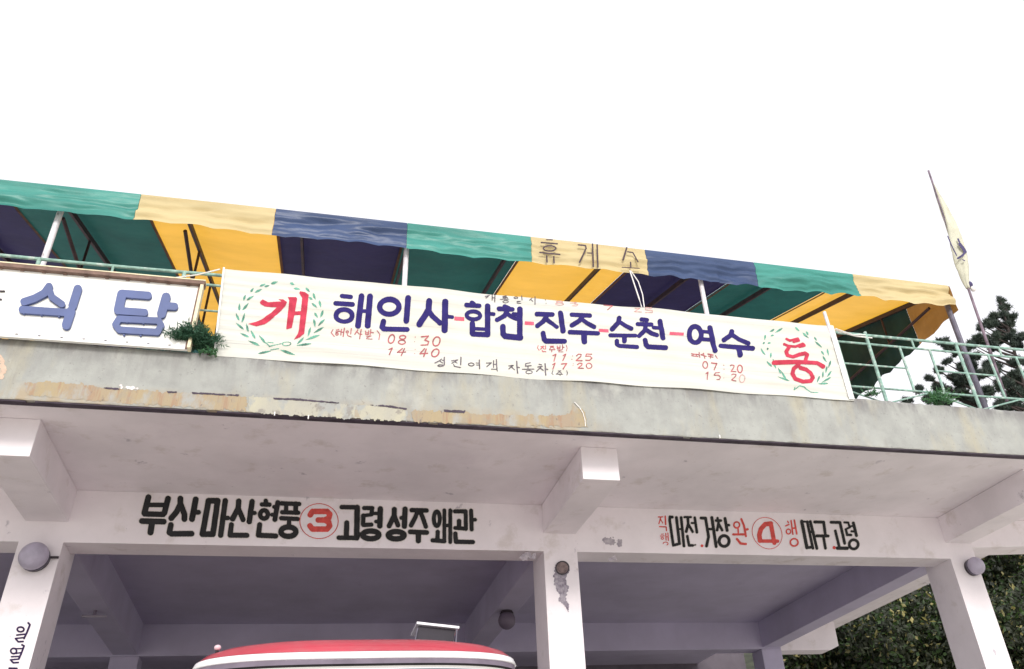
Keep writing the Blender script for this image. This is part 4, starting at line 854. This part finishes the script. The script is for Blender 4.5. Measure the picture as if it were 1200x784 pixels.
for (x, y) in ((hx0-.01, 8.14), (hx1-.01, 8.14), (hx0+.10, 8.2), (hx0+.27, 8.2)):
    MB().tube([(x+(-.03 if x < hx0+.05 else .0), y, zr_-.04), (x+.02, y, zh-.02)], .008 if x < hx0+.05 or x > hx1-.05 else .005, 6).build('hatch_stay', pole_grey, ht)
for (u, v_, mm_) in ((255, 757, pinkm), (580, 763, amber)):
    p = at(u, v_+2, 1, 7.75); mk = MB().sphere(p, .028, 14, 8, sz=.8).build('marker_light', mm_, bus, True)
    MB().tube([(p[0], p[1], p[2]-.02), (p[0], p[1], p[2]-.07)], .012, 8).build('lamp_foot', rubber, mk)

# ================================================================== plants
def leaves(n, centre_fn, size, mats_, probs, name, parent, aspect=.55, up_bias=.0):
    P = centre_fn(n); n = len(P)
    a = RNG.normal(size=(n, 3)); a /= np.linalg.norm(a, axis=1)[:, None]
    b = np.cross(a, RNG.normal(size=(n, 3))); b /= np.linalg.norm(b, axis=1)[:, None]; c = np.cross(a, b)
    s = size*(.6+.8*RNG.rand(n))[:, None]
    v = np.stack([P-a*s, P+b*s*aspect+c*s*.12, P+a*s, P-b*s*aspect+c*s*.12], 1).reshape(-1, 3)
    f = np.arange(4*n).reshape(-1, 4).tolist()
    mi = RNG.choice(len(mats_), size=n, p=probs).tolist()
    return new_obj(name, v, f, None, parent, mats=mats_, midx=mi)
def blob_fn(blobs, shell=.5):
    """blobs: (centre xyz, radius, squash)"""
    w_ = np.array([b[1]**2.2 for b in blobs]); w_ /= w_.sum()
    def fn(n):
        k = RNG.choice(len(blobs), size=n, p=w_); C = np.array([b[0] for b in blobs])[k]; Rr = np.array([b[1] for b in blobs])[k]; sq = np.array([b[2] for b in blobs])[k]
        d = RNG.normal(size=(n, 3)); d /= np.linalg.norm(d, axis=1)[:, None]
        r = (shell+(1-shell)*RNG.rand(n)**.6)*(1+.25*np.sin(d[:, 0]*7+k)*np.cos(d[:, 2]*9+k*2))
        q = C+d*(Rr*r)[:, None]*np.stack([np.ones(n), np.ones(n), sq], 1)
        return q
    return fn
def px_r(u, v_, Y, r): return np.linalg.norm(at(u+r, v_, 1, Y)-at(u, v_, 1, Y))
def tree_trunk(parent, base, top, r, limbs, m_=bark):
    base, top = Vector(base), Vector(top); pts = [base+(top-base)*t_+Vector((.15*math.sin(t_*5), .1*math.cos(t_*4), 0)) for t_ in np.linspace(0, 1, 8)]
    tk = MB().tube(pts, [r*(1-.8*t_) for t_ in np.linspace(0, 1, 8)], 10).build('trunk', m_, parent, True)
    for L_ in limbs:
        L_ = Vector(L_); k = min(6, max(2, int(7*max(0, (L_.z-base.z-1.2)/(top.z-base.z)))))
        hd = math.hypot(L_.x-top.x, L_.y-top.y); f_ = min(.97, max(.15, (L_.z-.22*hd-.3-base.z)/(top.z-base.z)))
        q0 = f_*7; k0 = int(q0); s_ = pts[k0].lerp(pts[min(7, k0+1)], q0-k0); mid = (s_+L_)/2+Vector((0, 0, -.06*(L_-s_).length))
        MB().tube([s_, mid, L_], [r*.3, r*.18, r*.05], 6).build('limb', m_, tk, True)
    return tk
# broadleaf trees behind the right-hand bay
def broad(u, v_, Y, r, n, label, seed, pr=(.73, .205, .065), size=.066):
    c = at(u, v_, 1, Y); R_ = px_r(u, v_, Y, r)
    t = root('broadleaf_tree', (c[0], c[1], ZG), label, 'tree', 'leafy trees beyond the right bay')
    rr = random.Random(seed); bl = [((c[0]+rr.uniform(-.75, .75)*R_, c[1]+rr.uniform(-.5, .5)*R_, c[2]+rr.uniform(-.8, .75)*R_), R_*rr.uniform(.28, .5), rr.uniform(.7, 1.)) for _ in range(14)]
    bl.append((tuple(c), R_*.6, 1.))
    tree_trunk(t, (c[0], c[1], ZG+.0), (c[0], c[1], c[2]+R_*.3), .16, [b[0] for b in bl[:6]])
    leaves(n, blob_fn(bl, .15), size, [leaf_d, leaf_g, leaf_y], pr, 'crown', t)
broad(1000, 775, 19.5, 72, 30000, 'leafy tree seen low between the rear column and the right column', 1, (.60, .32, .08))
broad(1040, 730, 20.5, 90, 32000, 'dark leafy tree under the outer roof bracket, left of the right column', 2)
broad(1080, 815, 19.0, 100, 26000, 'leafy tree partly hidden by the foot of the right column', 3)
broad(1185, 700, 20.0, 80, 30000, 'leafy tree right of the right column, nearest the wall lamp', 4)
broad(1210, 810, 18.5, 95, 26000, 'leafy tree at the lower right behind the right column', 5)
broad(1090, 650, 24.0, 110, 26000, 'taller leafy tree standing behind the others on the slope', 6)
# pines above the railing
def tufts(blobs, n, nlen, parent, name='crown'):
    fn = blob_fn(blobs, .2); P = fn(n); V = []; Fc = []
    k = 12
    for p in P:
        d0 = RNG.normal(size=3)*.5+np.array([0, 0, .7]); d0 /= np.linalg.norm(d0)
        for _ in range(k):
            d = d0+RNG.normal(size=3)*.55; d /= np.linalg.norm(d); s_ = np.cross(d, RNG.normal(size=3)); s_ /= np.linalg.norm(s_)
            L_ = nlen*(.6+.6*RNG.rand()); b_ = p+d0*RNG.uniform(-.5, .3)*nlen; i = len(V)
            V += [b_-s_*.013, b_+s_*.013, b_+d*L_]; Fc.append((i, i+1, i+2))
    return new_obj(name, V, Fc, needle, parent)
def pine(label, base_uv, top_uv, Y, blobs_px, n, seed):
    b0 = at(*base_uv, 1, Y); tp = at(*top_uv, 1, Y)
    t = root('pine_tree', (b0[0], Y, ZG), label, 'pine tree', 'pine trees above the railing')
    rr = random.Random(seed); bl = []
    for (u, v_, r) in blobs_px:
        R_ = px_r(u, v_, Y, r)
        for _ in range(6):
            y = Y+rr.uniform(-1, 1)*R_*.8
            c = at(u+rr.uniform(-.85, .85)*r, v_+rr.uniform(-.45, .45)*r, 1, y); bl.append((tuple(c), R_*rr.uniform(.28, .52), .42))
    tree_trunk(t, (b0[0], Y, ZG), tp, .17, [b[0] for b in bl[::4]])
    tufts(bl, n, .17, t)
pine('tall pine with a pointed layered top rising right of the flag pole', (1172, 560), (1174, 352), 21.0,
     [(1174, 352, 4), (1177, 360, 6), (1171, 368, 8), (1183, 372, 6), (1164, 378, 9), (1180, 382, 8), (1152, 383, 6), (1188, 392, 10), (1170, 395, 10), (1150, 397, 8), (1140, 405, 7), (1192, 404, 7), (1160, 406, 9),
      (1185, 424, 9), (1166, 431, 12), (1150, 440, 9), (1194, 441, 10), (1174, 452, 14), (1152, 462, 12), (1196, 464, 12), (1180, 474, 12)], 5200, 3)
pine('spreading dark pine between the awning corner and the flag pole', (1120, 580), (1128, 402), 23.5,
     [(1104, 401, 6), (1114, 406, 7), (1126, 412, 9), (1140, 420, 7), (1110, 424, 5), (1134, 430, 10), (1098, 434, 6), (1114, 441, 8), (1090, 444, 5), (1132, 448, 12), (1105, 455, 9), (1078, 457, 6), (1122, 462, 13), (1090, 468, 8), (1142, 470, 11), (1064, 470, 5), (1105, 476, 10)], 4600, 5)
pine('low dark pine mass at the right end of the railing', (1215, 600), (1212, 420), 26.0,
     [(1202, 424, 6), (1214, 432, 12), (1196, 442, 8), (1205, 458, 18), (1184, 462, 9), (1190, 476, 14)], 3400, 8)
# juniper-like bush rooted at the deck edge between sign and banner
def shrub(u, v_, rpx, n, ln, label, m_, name='shrub', cat='shrub', Y=8.16, wd=.006):
    c = at(u, v_, 1, Y); R_ = px_r(u, v_, Y, rpx); V = []; Fc = []
    t = root(name, (c[0], Y, ZT), label, cat)
    for s_ in range(n):
        d = RNG.normal(size=3); d[2] = abs(d[2])*.8+.15; d /= np.linalg.norm(d)
        base = np.array([c[0], c[1]-.02, c[2]-R_*.7])+RNG.normal(size=3)*np.array([.06, .03, .01])
        L_ = R_*(.75+.85*RNG.rand())
        for q_ in range(16):
            tt = (q_+1)/16.; p = base+d*L_*tt*1.25+np.array([0, 0, -.12*L_*tt*tt])
            dd = d*.6+RNG.normal(size=3)*.55; dd /= np.linalg.norm(dd); s2 = np.cross(dd, RNG.normal(size=3)); s2 /= np.linalg.norm(s2)
            i = len(V); V += [p-s2*wd, p+s2*wd, p+dd*ln*(.6+.6*RNG.rand())]; Fc.append((i, i+1, i+2))
    new_obj('foliage', V, Fc, m_, t)
    MB().tube([(c[0], c[1], c[2]-R_*.85), (c[0], c[1], c[2]-R_*.2)], [.02, .006], 6).build('stem', bark, t)
shrub(229, 395, 14.5, 620, .045, 'dense dark green bush growing between the sign board and the banner', weed_d)
shrub(1098, 465, 8, 90, .04, 'tuft of green weed at the foot of the right-hand railing', weed_m, 'weed', 'weed', 8.24)
shrub(1019, 459, 4.5, 26, .03, 'tiny weed by the first railing post right of the banner', weed_m, 'weed', 'weed', 8.24)
shrub(245, 412, 5, 20, .03, 'little sprig of weed under the lower left corner of the banner', weed_m, 'weed', 'weed', 8.14)
